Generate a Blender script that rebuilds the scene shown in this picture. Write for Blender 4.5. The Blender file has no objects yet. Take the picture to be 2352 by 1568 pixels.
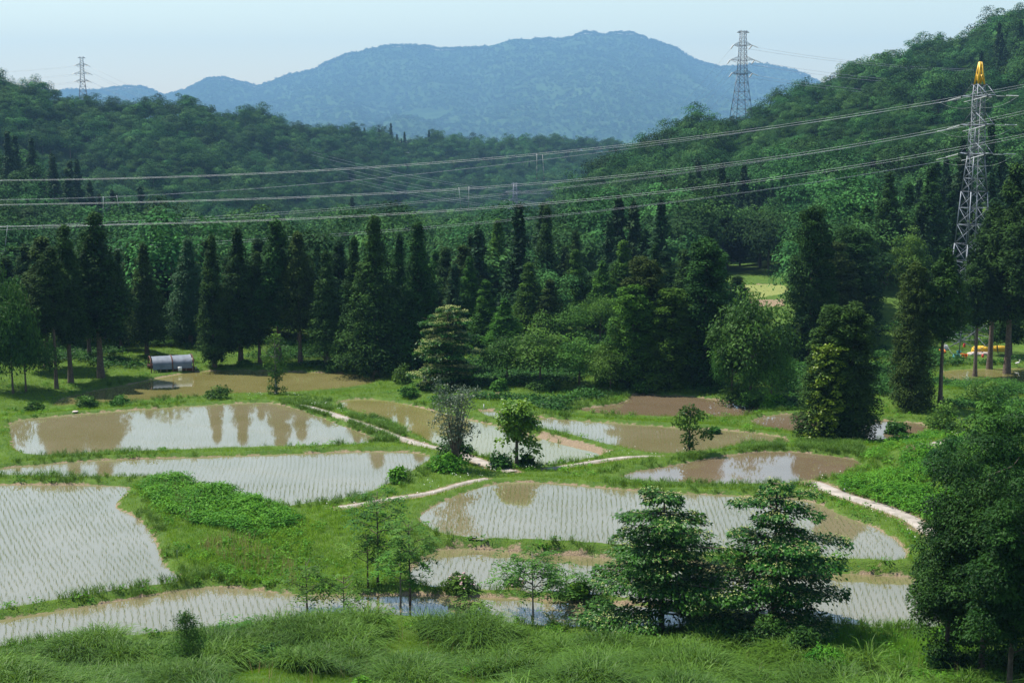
import bpy, math, random
import numpy as np
from mathutils import Vector

# ------------------------------------------------------------------ camera, sky, sun, exposure
S = bpy.context.scene
COL = S.collection
F, CX, CY, HY = 3266.7, 1176.0, 784.0, 300.0
PITCH = math.atan((CY - HY) / F)
CAMZ = 26.3
cam_d = bpy.data.cameras.new('camera'); cam = bpy.data.objects.new('camera', cam_d); COL.objects.link(cam)
cam_d.lens = 50; cam_d.sensor_width = 36; cam_d.clip_start = 0.5; cam_d.clip_end = 40000
cam.location = (0, 0, CAMZ); cam.rotation_euler = (math.pi/2 - PITCH, 0, 0)
S.camera = cam
SUN_EL, SUN_AZ = math.radians(60), math.radians(-60)      # azimuth measured from +Y towards +X
sdir = Vector((math.sin(SUN_AZ)*math.cos(SUN_EL), math.cos(SUN_AZ)*math.cos(SUN_EL), math.sin(SUN_EL)))
W = bpy.data.worlds.new('World'); S.world = W; W.use_nodes = True
wn = W.node_tree.nodes; wl = W.node_tree.links
bg = wn['Background']; sky = wn.new('ShaderNodeTexSky'); sky.sky_type = 'NISHITA'
sky.sun_disc = False; sky.sun_elevation = SUN_EL; sky.sun_rotation = SUN_AZ
sky.altitude = 300; sky.air_density = 1.55; sky.dust_density = 0.4; sky.ozone_density = 0.3
wl.new(sky.outputs[0], bg.inputs[0]); bg.inputs[1].default_value = 0.095
sun_d = bpy.data.lights.new('sun', 'SUN'); sun_d.energy = 5.0; sun_d.angle = math.radians(0.5); sun_d.color = (1.0, 0.95, 0.86)
sun = bpy.data.objects.new('sun', sun_d); COL.objects.link(sun)
sun.rotation_euler = (-sdir).to_track_quat('-Z', 'Y').to_euler()
S.view_settings.view_transform = 'Standard'; S.view_settings.look = 'None'
S.view_settings.exposure = 0.90; S.view_settings.gamma = 1.0
S.render.engine = 'CYCLES'
cy = S.cycles
cy.max_bounces = 5; cy.diffuse_bounces = 1; cy.glossy_bounces = 2; cy.transmission_bounces = 3; cy.volume_bounces = 0
cy.transparent_max_bounces = 4; cy.use_denoising = True; cy.caustics_reflective = False; cy.caustics_refractive = False
cy.sample_clamp_indirect = 4.0
HAZE_DENSITY = 0.00010

# ------------------------------------------------------------------ projection helpers (photo measured on a 2352 px wide copy)
cP, sP = math.cos(PITCH), math.sin(PITCH)
def ray(px, py):
    u = (CY - py) / F
    return ((px - CX) / F, cP + sP*u, -sP + cP*u)
def on_z(px, py, z):
    d = ray(px, py); t = (z - CAMZ) / d[2]
    return (d[0]*t, d[1]*t, z)
def at_y(px, py, y):
    d = ray(px, py); t = y / d[1]
    return (d[0]*t, y, CAMZ + d[2]*t)
def proj(x, y, z):
    dz = z - CAMZ
    f = y*cP - dz*sP; u = y*sP + dz*cP
    return CX + F*x/f, CY - F*u/f

# ------------------------------------------------------------------ noise
_rs = np.random.RandomState(7)
_T = _rs.rand(64, 256, 256).astype(np.float32) if False else _rs.rand(256, 256).astype(np.float32)
def vnoise(x, y, scale, seed=0):
    x = np.asarray(x, float)/scale + seed*17.31; y = np.asarray(y, float)/scale + seed*9.77
    xi = np.floor(x).astype(int); yi = np.floor(y).astype(int); fx = x - xi; fy = y - yi
    fx = fx*fx*(3 - 2*fx); fy = fy*fy*(3 - 2*fy)
    a = _T[xi & 255, yi & 255]; b = _T[(xi+1) & 255, yi & 255]; c = _T[xi & 255, (yi+1) & 255]; d = _T[(xi+1) & 255, (yi+1) & 255]
    return (a*(1-fx) + b*fx)*(1-fy) + (c*(1-fx) + d*fx)*fy
def fbm(x, y, scale, seed=0, oct=4):
    s = 0; a = 1; n = 0
    for k in range(oct):
        s = s + a*(vnoise(x, y, scale/2**k, seed + k) - .5); n += a; a *= .5
    return s / n * 2
def sstep(t):
    t = np.clip(t, 0, 1); return t*t*(3 - 2*t)

# ------------------------------------------------------------------ paddies (photo outline, water level)
PAD = {
 'A': (-3.9, [(100,936),(215,928),(330,921),(430,913),(530,904),(615,905),(705,899),(800,892),(860,880),(882,868),(850,863),(775,857),(650,853),(560,850),(470,852),(430,856),(360,868),(300,883),(220,897),(160,910)]),
 'B': (-0.15, [(18,966),(120,956),(300,941),(440,932),(591,923),(640,927),(720,952),(804,985),(893,1018),(700,1026),(560,1028),(410,1034),(200,1042),(40,1050),(24,1000)]),
 'C': (0.12, [(-60,1083),(0,1075),(200,1057),(400,1051),(600,1045),(800,1037),(930,1037),(980,1043),(994,1050),(953,1077),(912,1101),(860,1125),(809,1144),(700,1158),(642,1166),(560,1150),(444,1112),(393,1096),(273,1095),(137,1096),(0,1091),(-60,1090)]),
 'D': (0.1, [(-90,1112),(0,1113),(150,1113),(290,1115),(304,1123),(282,1140),(263,1159),(270,1170),(290,1176),(321,1194),(345,1220),(359,1247),(369,1285),(390,1310),(422,1328),(400,1340),(239,1360),(120,1380),(0,1402),(-120,1424),(-110,1250)]),
 'E': (0.0, [(-90,1440),(0,1422),(205,1392),(403,1357),(492,1344),(581,1354),(684,1365),(843,1366),(1049,1368),(1168,1373),(1305,1380),(1440,1387),(1560,1400),(1600,1440),(1440,1446),(1250,1438),(1100,1424),(950,1414),(800,1410),(600,1426),(400,1452),(200,1466),(0,1484),(-90,1494)]),
 'F': (0.65,[(957,1189),(985,1170),(1014,1153),(1050,1137),(1083,1125),(1115,1115),(1151,1108),(1219,1106),(1322,1114),(1420,1123),(1510,1131),(1599,1134),(1740,1140),(1873,1150),(1917,1176),(1960,1193),(2009,1211),(2050,1233),(2085,1268),(2074,1288),(2010,1287),(1941,1283),(1750,1275),(1500,1260),(1322,1244),(1220,1240),(1117,1236),(1028,1231),(985,1212)]),
 'G': (0.15,[(943,1335),(940,1310),(975,1275),(1028,1255),(1185,1267),(1322,1276),(1500,1287),(1750,1303),(1958,1317),(2112,1325),(2200,1345),(2215,1390),(2190,1435),(2095,1445),(2020,1444),(1958,1434),(1800,1424),(1650,1396),(1500,1380),(1400,1366),(1178,1356),(1117,1353),(980,1348)]),
 'H': (-0.9, [(770,926),(809,916),(878,917),(940,930),(997,944),(1040,953),(1083,966),(1134,975),(1190,992),(1243,1007),(1305,1024),(1394,1044),(1339,1056),(1264,1070),(1216,1072),(1150,1058),(1083,1042),(1001,1024),(980,1006),(929,990),(890,970),(844,955),(800,940)]),
 'I': (-0.9, [(1098,941),(1141,944),(1219,956),(1322,966),(1459,974),(1548,982),(1650,986),(1753,996),(1818,1008),(1802,1019),(1760,1020),(1702,1021),(1650,1032),(1616,1036),(1580,1045),(1493,1042),(1442,1030),(1407,1024),(1339,1005),(1290,992),(1240,984),(1180,970),(1117,955)]),
 'J': (-2.2, [(1440,905),(1500,906),(1579,909),(1650,919),(1710,931),(1753,943),(1729,953),(1685,958),(1600,958),(1500,957),(1400,953),(1345,946),(1329,938),(1380,934),(1430,926),(1450,916)]),
 'K': (-1.5, [(1730,972),(1733,963),(1753,956),(1821,948),(1900,955),(1968,963),(2060,967),(2122,972),(2130,985),(2095,1008),(1975,1011),(1900,1004),(1832,994),(1770,986)]),
 'L': (0.3, [(1422,1094),(1459,1082),(1510,1074),(1561,1068),(1616,1054),(1702,1042),(1760,1037),(1821,1037),(1890,1044),(1950,1052),(1978,1059),(1965,1077),(1924,1091),(1873,1105),(1800,1112),(1650,1113),(1548,1110),(1459,1106)]),
 'M': (-3.0, [(1664,692),(1668,657),(1700,655),(1760,653),(1808,655),(1812,672),(1760,682),(1700,692)]),
 'N': (-3.5, [(2160,850),(2260,846),(2400,844),(2400,886),(2200,886),(2168,868)]),
}
def chaikin(p, n=2):
    for _ in range(n):
        q = np.roll(p, -1, 0)
        p = np.stack([.75*p + .25*q, .25*p + .75*q], 1).reshape(-1, 2)
    return p
PADW = {}
for k, (z, poly) in PAD.items():
    PADW[k] = (z, chaikin(np.array([on_z(px, py, z)[:2] for px, py in poly])))
def inside(poly, x, y):
    r = np.zeros(x.shape, bool); a = poly; b = np.roll(poly, -1, 0)
    for (x0, y0), (x1, y1) in zip(a, b):
        if y0 == y1: continue
        c = ((y0 > y) != (y1 > y)) & (x < (x1-x0)*(y-y0)/(y1-y0) + x0)
        r ^= c
    return r
def seg_dist(pts, x, y, closed=True):
    a = pts if closed else pts[:-1]; b = np.roll(pts, -1, 0) if closed else pts[1:]
    d = np.full(x.shape, 1e9)
    for (x0, y0), (x1, y1) in zip(a, b):
        dx, dy = x1-x0, y1-y0; L = dx*dx + dy*dy + 1e-9
        t = np.clip(((x-x0)*dx + (y-y0)*dy)/L, 0, 1)
        d = np.minimum(d, (x-x0-t*dx)**2 + (y-y0-t*dy)**2)
    return np.sqrt(d)
def sdist(k, x, y):                                     # >0 outside
    z, poly = PADW[k]; out = np.full(x.shape, 50.0)
    lo = poly.min(0) - 6; hi = poly.max(0) + 6
    m = (x > lo[0]) & (x < hi[0]) & (y > lo[1]) & (y < hi[1])
    if m.any():
        xs, ys = x[m], y[m]; d = seg_dist(poly, xs, ys)
        out[m] = np.where(inside(poly, xs, ys), -d, d)
    return out

# ------------------------------------------------------------------ terrain height
CTL = []
for k, (z, poly) in PADW.items():
    for p in poly[::2]: CTL.append((p[0], p[1], z + .16))
for px, py, z in [(1940,1100,.9),(2000,1045,1.2),(2100,1022,1.9),(2090,1100,1.4),(2060,1140,1.0),(2200,1024,1.9),(2200,1100,1.7),(2160,1170,1.2),(2260,1200,1.6),(2126,1225,.55),(2027,1168,.6),(1958,1146,.6),
        (1910,1122,.55),(400,1104,.75),(500,1128,1.05),(600,1158,.95),(560,1215,.6),(700,1225,.45),(480,1220,.65),(600,1290,.3),(760,1290,.2),(800,1195,.5),(450,1290,.5),(700,1345,.15),(860,1240,.4),(890,1310,.2),(880,1185,.55),(640,1195,.6),
        (340,1140,.6),(1030,1065,.35),(980,1090,.4),(929,1143,.45),(1014,1129,.4),(857,1154,.4),(1117,1100,.3),(1144,1075,-.3),(1264,1078,-.35),(1356,1060,-.5),(1200,1090,.25),(1300,1090,.3),(2165,1012,1.8),(2300,1000,2.0),(1583,1046,-.6),(1187,1072,-.5),
        (1000,900,-2.6),(1090,905,-2.4),(1200,915,-2.2),(1300,900,-2.4),(950,880,-3.2),(60,900,-3.7),(0,930,-3.0),(760,848,-3.7),(560,842,-3.7),(350,850,-3.7),(200,880,-3.7),(1100,870,-3.2),(1500,890,-2.4),(1700,900,-2.4),(1850,920,-2.1),(2000,930,-1.8),(2130,940,-1.2),(2250,920,-1.5)]:
    CTL.append(on_z(px, py, z))
for X, Y, z in [(x_, y_, z_) for x_ in range(-52, -10, 4) for y_, z_ in ((142.5, -2.0), (146.5, -3.2), (150.5, -3.8))] + [(x_, y_, z_) for x_ in range(8, 24, 3) for y_, z_ in ((136.5, -1.7), (139.5, -2.2))] + [(-25,66,.5),(-12,69,.25),(0,70,.25),(8,68,.4),(14,66,.9),(20,67,.5),(26,65,1.2),(-22,58,2.5),(-10,60,2.3),(0,60,2.3),(9,59,2.3),(16,58,2.0),(21,60,1.2),(27,58,2.4),
        (-20,50,5.3),(-8,50,5.3),(4,50,5.3),(14,50,5.0),(22,50,4.8),(30,50,5.4),(-16,40,9),(0,40,9),(16,40,8.8),(0,25,15),(-20,25,15),(20,25,15),(0,8,22),(-15,0,23),(15,0,23),(0,-25,24),(-40,20,16),(40,20,16),(36,70,2.5),(40,85,2.5),(48,100,3),(-45,80,.3),(-50,110,.2),(-62,150,-2.5),
        (-60,195,-3.8),(-30,195,-3.8),(0,192,-3.8),(20,200,-3.6),(40,190,-3.6),(54,218,.8),(58,247,3),(33,225,-3.6),(33,262,-3),(50,284,-3),(58,187,-3.3),(50,187,-3.3),(68,187,-3.2),(62,206,-1),(78,206,0),(82,150,0),(74,120,1.5),(-30,235,-8),(0,235,-8),(-70,235,-8),(20,262,-4),(66,265,3),(-20,290,-13),(-80,290,-13),(0,262,-10),(-50,262,-10),(90,240,6),(105,290,14)]:
    CTL.append((X, Y, z))
CTL = np.array(CTL)
def shepard(x, y):
    x = x.ravel(); y = y.ravel(); out = np.empty(x.shape)
    for i in range(0, len(x), 8000):
        xs, ys = x[i:i+8000, None], y[i:i+8000, None]
        w = 1.0/(((xs - CTL[:, 0])**2 + (ys - CTL[:, 1])**2) + .6)**1.6
        out[i:i+8000] = (w*CTL[:, 2]).sum(1)/w.sum(1)
    return out
def ridge(pts):
    a = np.array(pts, float); return a[:, 0], a[:, 1], a[:, 2]
# px, skyline py, distance of the crest
R_A = ridge([(1150,560,430),(1200,535,450),(1270,492,480),(1300,458,520),(1380,398,560),(1440,363,600),(1500,343,620),(1560,305,640),(1640,262,660),(1700,268,680),(1760,236,700),(1800,216,720),(1880,200,740),(1950,166,760),(2050,140,790),(2150,116,820),(2250,86,850),(2352,46,880),(2700,-40,900),(3200,-120,900)])
R_B = ridge([(-900,120,850),(-300,130,850),(0,176,880),(60,190,890),(130,218,900),(180,232,920),(230,238,930),(300,236,930),(440,238,950),(520,260,1000),(560,254,1030),(640,274,1080),(700,293,1120),(760,290,1160),(840,304,1240),(900,314,1300),(940,328,1350),(1000,315,1400),(1100,325,1450),(1180,320,1480),(1250,315,1500),(1350,325,1550),(1500,332,1600),(1800,340,1650)])
R_C = ridge([(-600,250,500),(-100,300,520),(0,318,520),(60,330,525),(130,378,530),(200,412,535),(270,458,540),(330,520,545),(420,600,550)])
def hill(x, y, R, d0, treeh, zbase):
    px = CX + F*1.01*x/np.maximum(y, 1); r = np.hypot(x, y)
    sky = np.interp(px, R[0], R[1]); D = np.interp(px, R[0], R[2])
    zr = CAMZ + (HY - sky)/F/1.008*D - treeh
    t = (r - d0)/(D - d0)
    up = np.clip(t, 0, 1); up = .75*up + .25*sstep(up)
    back = np.clip((r - D)/(.8*D), 0, 1)
    return np.where(r < D, zbase + (zr - zbase)*up, zr - np.maximum(zr + 47, 0)*back), up*(1 - up)*4
def h_far(x, y):
    zb = -10 - .054*np.clip(np.hypot(x, y) - 330, 0, 680)
    a, wa = hill(x, y, R_A, 285, 8.5, -4.0); b, wb = hill(x, y, R_B, np.interp(CX + F*1.01*x/np.maximum(y, 1), [450, 1150], [470, 1010]), 10, -42.0); c, wc = hill(x, y, R_C, 360, 15, -14.0)
    px = CX + F*1.01*x/np.maximum(y, 1)
    a = np.where(px < 1225, -99, a) ; c = np.where(px > 420, -99, c)
    g = fbm(x + .35*y, y*.55, 170, 3, 3)
    a = a + wa*(10*g + 5*fbm(x, y, 60, 9, 2)); b = b + wb*(26*fbm(x - .5*y, y*.5, 260, 5, 3) + 8*fbm(x, y, 90, 2, 2)); c = c + wc*4*g
    return np.maximum(np.maximum(a, b), np.maximum(c, zb + 2*fbm(x, y, 80, 1, 2)))
def height_raw(x, y):
    x = np.asarray(x, float); y = np.asarray(y, float); sh = x.shape
    x = x.ravel(); y = y.ravel(); out = np.zeros(x.shape)
    near = y < 330
    if near.any():
        xs, ys = x[near], y[near]
        B = shepard(xs, ys) + .10*fbm(xs, ys, 4, 4, 3)
        H = B.copy(); best = np.full(xs.shape, 1e9); bz = np.zeros(xs.shape)
        for k in PADW:
            z = PADW[k][0]; sd = sdist(k, xs, ys)
            near_p = (sd > 0) & (sd < 5.5)
            bump = z + .24 + .05*fbm(xs, ys, 1.3, 6, 2) - .75*np.maximum(sd - .85, 0)
            H = np.where(near_p, np.maximum(H, bump), H)
            m = np.abs(sd) < np.abs(best); m |= sd < 0
            best = np.where(m, sd, best); bz = np.where(m, z, bz)
        t = np.clip(best/.55, 0, 1)
        H = np.where(best < .55, bz + (H - bz)*sstep(t)**.8, H)
        H = np.where(best < 0, bz - .18*np.clip(-best/.5, 0, 1), H)
        out[near] = H
    far = y > 280
    if far.any():
        hf = h_far(x[far], y[far]); w = sstep((y[far] - 288)/40)
        out[far] = np.where(y[far] < 330, out[far]*(1 - w) + hf*w, hf)
    return out.reshape(sh)
PROF = {}
PATHS = {
 'concrete_track': [(639,913),(720,935),(775,954),(843,975),(912,999),(985,1021),(1050,1042),(1100,1060),(1144,1076),(1180,1090)],
 'earth_track': [(1255,1079),(1300,1070),(1356,1059),(1424,1049),(1500,1046),(1560,1047)],
 'dirt_path': [(1117,1101),(1065,1115),(1014,1129),(970,1137),(929,1143),(890,1148),(857,1154),(815,1161),(775,1165)],
 'gravel_road': [(1866,1107),(1895,1117),(1912,1128),(1958,1146),(2027,1168),(2095,1198),(2140,1226),(2180,1250)],
 'side_road': [(2110,1024),(2150,1018),(2180,1010),(2208,1005),(2260,1006)],
}
PW = {'concrete_track': 1.5, 'earth_track': .9, 'dirt_path': .9, 'gravel_road': 1.7, 'side_road': 1.6}
PZ = {'concrete_track': -.3, 'earth_track': -.5, 'dirt_path': .4, 'gravel_road': .55, 'side_road': 1.8}
PATHW = {}
for k, pts in PATHS.items():
    w = np.array([on_z(px, py, PZ[k])[:2] for px, py in pts])
    s = np.concatenate([[0], np.cumsum(np.linalg.norm(np.diff(w, axis=0), axis=1))])
    u = np.arange(0, s[-1], .5); PATHW[k] = np.column_stack([np.interp(u, s, w[:, 0]), np.interp(u, s, w[:, 1])])
    for _ in range(6): PATHW[k][1:-1] = (PATHW[k][:-2] + PATHW[k][1:-1]*2 + PATHW[k][2:])/4
for k, p in PATHW.items():
    z = height_raw(p[:, 0], p[:, 1]); PROF[k] = np.convolve(np.pad(z, 8, 'edge'), np.hanning(17)/np.hanning(17).sum(), 'valid')
def height(x, y):
    x = np.asarray(x, float); y = np.asarray(y, float); H = height_raw(x, y)
    for k, p in PATHW.items():
        lo = p.min(0) - 3.5; hi = p.max(0) + 3.5; m = (x > lo[0]) & (x < hi[0]) & (y > lo[1]) & (y < hi[1])
        if not m.any(): continue
        xs, ys = x[m], y[m]; d2 = (xs[:, None] - p[None, :, 0])**2 + (ys[:, None] - p[None, :, 1])**2
        j = d2.argmin(1); d = np.sqrt(d2[np.arange(len(j)), j]) - PW[k]/2
        w = sstep(1 - d/1.1); H[m] = H[m]*(1 - w) + (PROF[k][j] - .03)*w
    return H
def on_ground(px, py, y0=42, y1=330):
    d = ray(px, py); Y = np.arange(y0, y1, .4); t = Y/d[1]
    g = height(d[0]*t, Y) - (CAMZ + d[2]*t); k = int(np.argmax(g > 0)) if (g > 0).any() else len(Y) - 1
    return d[0]*t[k], Y[k], float(height(np.array([d[0]*t[k]]), np.array([Y[k]]))[0])
def hz(x, y): return float(height(np.array([x]), np.array([y]))[0])

# ------------------------------------------------------------------ materials
def new_mat(name):
    m = bpy.data.materials.new(name); m.use_nodes = True
    return m, m.node_tree.nodes, m.node_tree.links, m.node_tree.nodes['Principled BSDF']
def mixc(n, l, fac, a, b):
    x = n.new('ShaderNodeMix'); x.data_type = 'RGBA'
    for s, v in ((x.inputs[0], fac), (x.inputs[6], a), (x.inputs[7], b)):
        if hasattr(v, 'links'): l.new(v, s)
        else: s.default_value = v if isinstance(v, float) else (*v, 1)
    return x.outputs[2]
def noise(n, l, scale, detail=3, coord='Object', rough=.55):
    tc = n.new('ShaderNodeTexCoord'); t = n.new('ShaderNodeTexNoise'); t.inputs['Scale'].default_value = scale
    t.inputs['Detail'].default_value = detail; t.inputs['Roughness'].default_value = rough
    l.new(tc.outputs[coord], t.inputs['Vector']); return t.outputs[0]
def ramp(n, l, src, lo, hi):
    r = n.new('ShaderNodeMapRange'); r.inputs[1].default_value = lo; r.inputs[2].default_value = hi
    l.new(src, r.inputs[0]); return r.outputs[0]
def plain(name, c1, c2=None, scale=3.0, rough=.7, metal=0.0, bump=0.0):
    m, n, l, b = new_mat(name); c2 = c2 or tuple(v*.8 for v in c1)
    f = ramp(n, l, noise(n, l, scale, 4), .35, .65)
    l.new(mixc(n, l, f, c1, c2), b.inputs['Base Color']); b.inputs['Roughness'].default_value = rough; b.inputs['Metallic'].default_value = metal
    if bump:
        bp = n.new('ShaderNodeBump'); bp.inputs['Strength'].default_value = bump; bp.inputs['Distance'].default_value = .05
        l.new(noise(n, l, scale*4, 4), bp.inputs['Height']); l.new(bp.outputs[0], b.inputs['Normal'])
    return m
def leaf_mat(name, c1, c2, transl=.35, var=.35, rough=.45, tr_col=None, spec=.35):
    """c1..c2 over the leaves, each plant of a slightly different tone"""
    m, n, l, b = new_mat(name)
    at = n.new('ShaderNodeAttribute'); at.attribute_name = 'rnd'
    if c1[1] < .28: c1 = tuple(v*.82 for v in c1); c2 = tuple(v*.82 for v in c2)
    base = mixc(n, l, at.outputs['Fac'], c1, c2)
    oi = n.new('ShaderNodeObjectInfo')
    hsv = n.new('ShaderNodeHueSaturation')
    def rng(src, lo, hi):
        r = n.new('ShaderNodeMapRange'); r.inputs[3].default_value = lo; r.inputs[4].default_value = hi; l.new(src, r.inputs[0]); return r.outputs[0]
    l.new(rng(oi.outputs['Random'], 1 - var, 1 + var), hsv.inputs['Value'])
    mm = n.new('ShaderNodeMath'); mm.operation = 'FRACT'; m2 = n.new('ShaderNodeMath'); m2.operation = 'MULTIPLY'; m2.inputs[1].default_value = 7.31
    l.new(oi.outputs['Random'], m2.inputs[0]); l.new(m2.outputs[0], mm.inputs[0])
    l.new(rng(mm.outputs[0], .5 - .010, .5 + .022), hsv.inputs['Hue'])
    l.new(base, hsv.inputs['Color'])
    l.new(hsv.outputs[0], b.inputs['Base Color']); b.inputs['Roughness'].default_value = rough; b.inputs['Specular IOR Level'].default_value = spec
    tr = n.new('ShaderNodeBsdfTranslucent')
    h2 = n.new('ShaderNodeHueSaturation'); h2.inputs['Hue'].default_value = .485; h2.inputs['Value'].default_value = 1.25; l.new(hsv.outputs[0], h2.inputs['Color'])
    l.new(h2.outputs[0], tr.inputs[0])
    mx = n.new('ShaderNodeMixShader'); mx.inputs[0].default_value = transl
    l.new(b.outputs[0], mx.inputs[1]); l.new(tr.outputs[0], mx.inputs[2]); l.new(mx.outputs[0], n['Material Output'].inputs[0])
    return m
M = {}
M['bark'] = plain('bark', (.13,.095,.07), (.055,.04,.03), 6, .9, bump=.6)
M['pale_bark'] = plain('pale_bark', (.26,.23,.19), (.12,.10,.085), 6, .85, bump=.5)
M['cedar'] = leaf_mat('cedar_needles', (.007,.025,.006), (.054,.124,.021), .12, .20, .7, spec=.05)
M['cedar_olive'] = leaf_mat('cedar_needles_brownish', (.011,.027,.006), (.068,.116,.021), .12, .12, .7, spec=.05)
M['cedar_bright'] = leaf_mat('vine_leaves_on_cedar', (.014,.054,.007), (.110,.250,.024), .26, .18, .6, spec=.06)
M['larch'] = leaf_mat('larch_needles', (.03,.09,.03), (.06,.14,.045), .25, .1, .6, spec=.1)
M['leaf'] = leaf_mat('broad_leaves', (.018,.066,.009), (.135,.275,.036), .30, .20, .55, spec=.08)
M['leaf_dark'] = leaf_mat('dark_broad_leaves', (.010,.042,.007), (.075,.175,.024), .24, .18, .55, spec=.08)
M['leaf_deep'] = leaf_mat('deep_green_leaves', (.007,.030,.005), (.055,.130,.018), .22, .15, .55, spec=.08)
M['leaf_lime'] = leaf_mat('lime_broad_leaves', (.09,.19,.012), (.26,.38,.02), .4, .08, .45, spec=.25)
M['leaf_grey'] = leaf_mat('grey_green_leaves', (.05,.085,.045), (.11,.15,.085), .3, .1)
M['leaf_hill'] = leaf_mat('hill_forest_leaves', (.006,.032,.009), (.080,.190,.044), .12, .50, .75, spec=.04)
M['cedar_hill'] = leaf_mat('hill_cedar_needles', (.010,.034,.011), (.036,.085,.022), .10, .3, .7, spec=.08)
M['dogwood'] = leaf_mat('dogwood_leaves', (.012,.055,.006), (.075,.185,.018), .28, .1, .45, spec=.15)
M['blossom'] = leaf_mat('cream_blossom', (.27,.30,.09), (.40,.41,.15), .25, .05, .7, spec=.1)
M['white_blossom'] = leaf_mat('white_blossom', (.6,.6,.5), (.75,.75,.68), .2, .05, .7)
M['pink_blossom'] = leaf_mat('pink_blossom', (.5,.27,.33), (.65,.45,.48), .2, .05, .7)
M['grass'] = leaf_mat('short_grass_blades', (.085,.20,.010), (.235,.41,.026), .4, .0, .6, spec=.05)
M['tall_grass'] = leaf_mat('tall_grass_blades', (.008,.045,.005), (.150,.32,.034), .30, .0, .5, spec=.15)
M['meadow'] = leaf_mat('meadow_grass_blades', (.050,.17,.010), (.20,.40,.030), .4, .0, .6, spec=.06)
M['seed'] = leaf_mat('seed_heads', (.30,.22,.09), (.42,.34,.16), .3, .0)
M['rice'] = leaf_mat('rice_blades', (.11,.19,.04), (.21,.29,.07), .35, .0)
M['weeds'] = leaf_mat('weed_leaves', (.040,.14,.009), (.19,.38,.028), .33, .0, .55, spec=.08)

def ground_mat():
    m, n, l, b = new_mat('ground_soil_and_moss')
    at = n.new('ShaderNodeAttribute'); at.attribute_name = 'dirt'
    f = noise(n, l, .8, 6); f2 = noise(n, l, 9, 4)
    green = mixc(n, l, ramp(n, l, f, .35, .65), (.035,.085,.012), (.075,.135,.018))
    green = mixc(n, l, ramp(n, l, f2, .45, .75), green, (.09,.12,.03))
    soil = mixc(n, l, ramp(n, l, f2, .3, .7), (.27,.205,.135), (.15,.11,.07))
    ma = n.new('ShaderNodeMath'); ma.operation = 'ADD'; l.new(at.outputs['Fac'], ma.inputs[0])
    nr = n.new('ShaderNodeMapRange'); nr.inputs[3].default_value = -.35; nr.inputs[4].default_value = .35; nr.inputs[1].default_value = .3; nr.inputs[2].default_value = .7
    l.new(noise(n, l, 2.2, 5), nr.inputs[0]); l.new(nr.outputs[0], ma.inputs[1])
    l.new(mixc(n, l, ramp(n, l, ma.outputs[0], .35, .65), green, soil), b.inputs['Base Color']); b.inputs['Roughness'].default_value = .95
    b.inputs['Specular IOR Level'].default_value = .1
    bp = n.new('ShaderNodeBump'); bp.inputs['Strength'].default_value = .8; bp.inputs['Distance'].default_value = .12
    l.new(f2, bp.inputs['Height']); l.new(bp.outputs[0], b.inputs['Normal'])
    return m
M['ground'] = ground_mat()
M['hill'] = plain('forest_floor', (.010,.026,.008), (.022,.048,.012), .03, .95)  # colour darkened so the gaps between crowns look shaded
M['hill'].node_tree.nodes['Principled BSDF'].inputs['Specular IOR Level'].default_value = 0
M['concrete'] = plain('pale_concrete', (.33,.29,.25), (.20,.175,.145), 1.2, .9, bump=.3)
def water_mat(name, mud1, mud2, ior=1.9, streak=.0):
    m, n, l, b = new_mat(name)
    f = ramp(n, l, noise(n, l, .16, 5), .35, .65)
    l.new(mixc(n, l, f, mud1, mud2), b.inputs['Base Color'])
    b.inputs['Roughness'].default_value = .035; b.inputs['IOR'].default_value = ior
    bp = n.new('ShaderNodeBump'); bp.inputs['Strength'].default_value = .02; bp.inputs['Distance'].default_value = .02
    l.new(noise(n, l, 1.5, 2), bp.inputs['Height']); l.new(bp.outputs[0], b.inputs['Normal'])
    return m
M['water'] = water_mat('muddy_paddy_water', (.175,.15,.085), (.145,.125,.06), 2.5)
M['water_olive'] = water_mat('olive_paddy_water', (.185,.165,.065), (.15,.135,.045), 2.1)
M['water_brown'] = water_mat('brown_pond_water', (.150,.112,.070), (.125,.092,.054), 2.2)
M['rice_cover'] = plain('yellow_green_rice_cover', (.19,.21,.04), (.14,.17,.03), 1.5, .8)
M['steel'] = plain('galvanised_steel', (.16,.185,.22), (.11,.125,.15), 1.5, .5, .3)
M['dark_steel'] = plain('grey_steel', (.13,.15,.175), (.09,.105,.12), 1.5, .5, .3)
M['yellow_paint'] = plain('yellow_paint', (.72,.42,.01), (.6,.34,.01), 2, .45)
M['porcelain'] = plain('white_porcelain', (.55,.56,.56), (.45,.46,.47), 3, .35)
M['wire'] = plain('aluminium_wire', (.50,.52,.54), (.42,.44,.46), 1, .5, .2)
M['thin_wire'] = plain('weathered_wire', (.33,.36,.40), (.27,.3,.33), 1, .5, .2)

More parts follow.
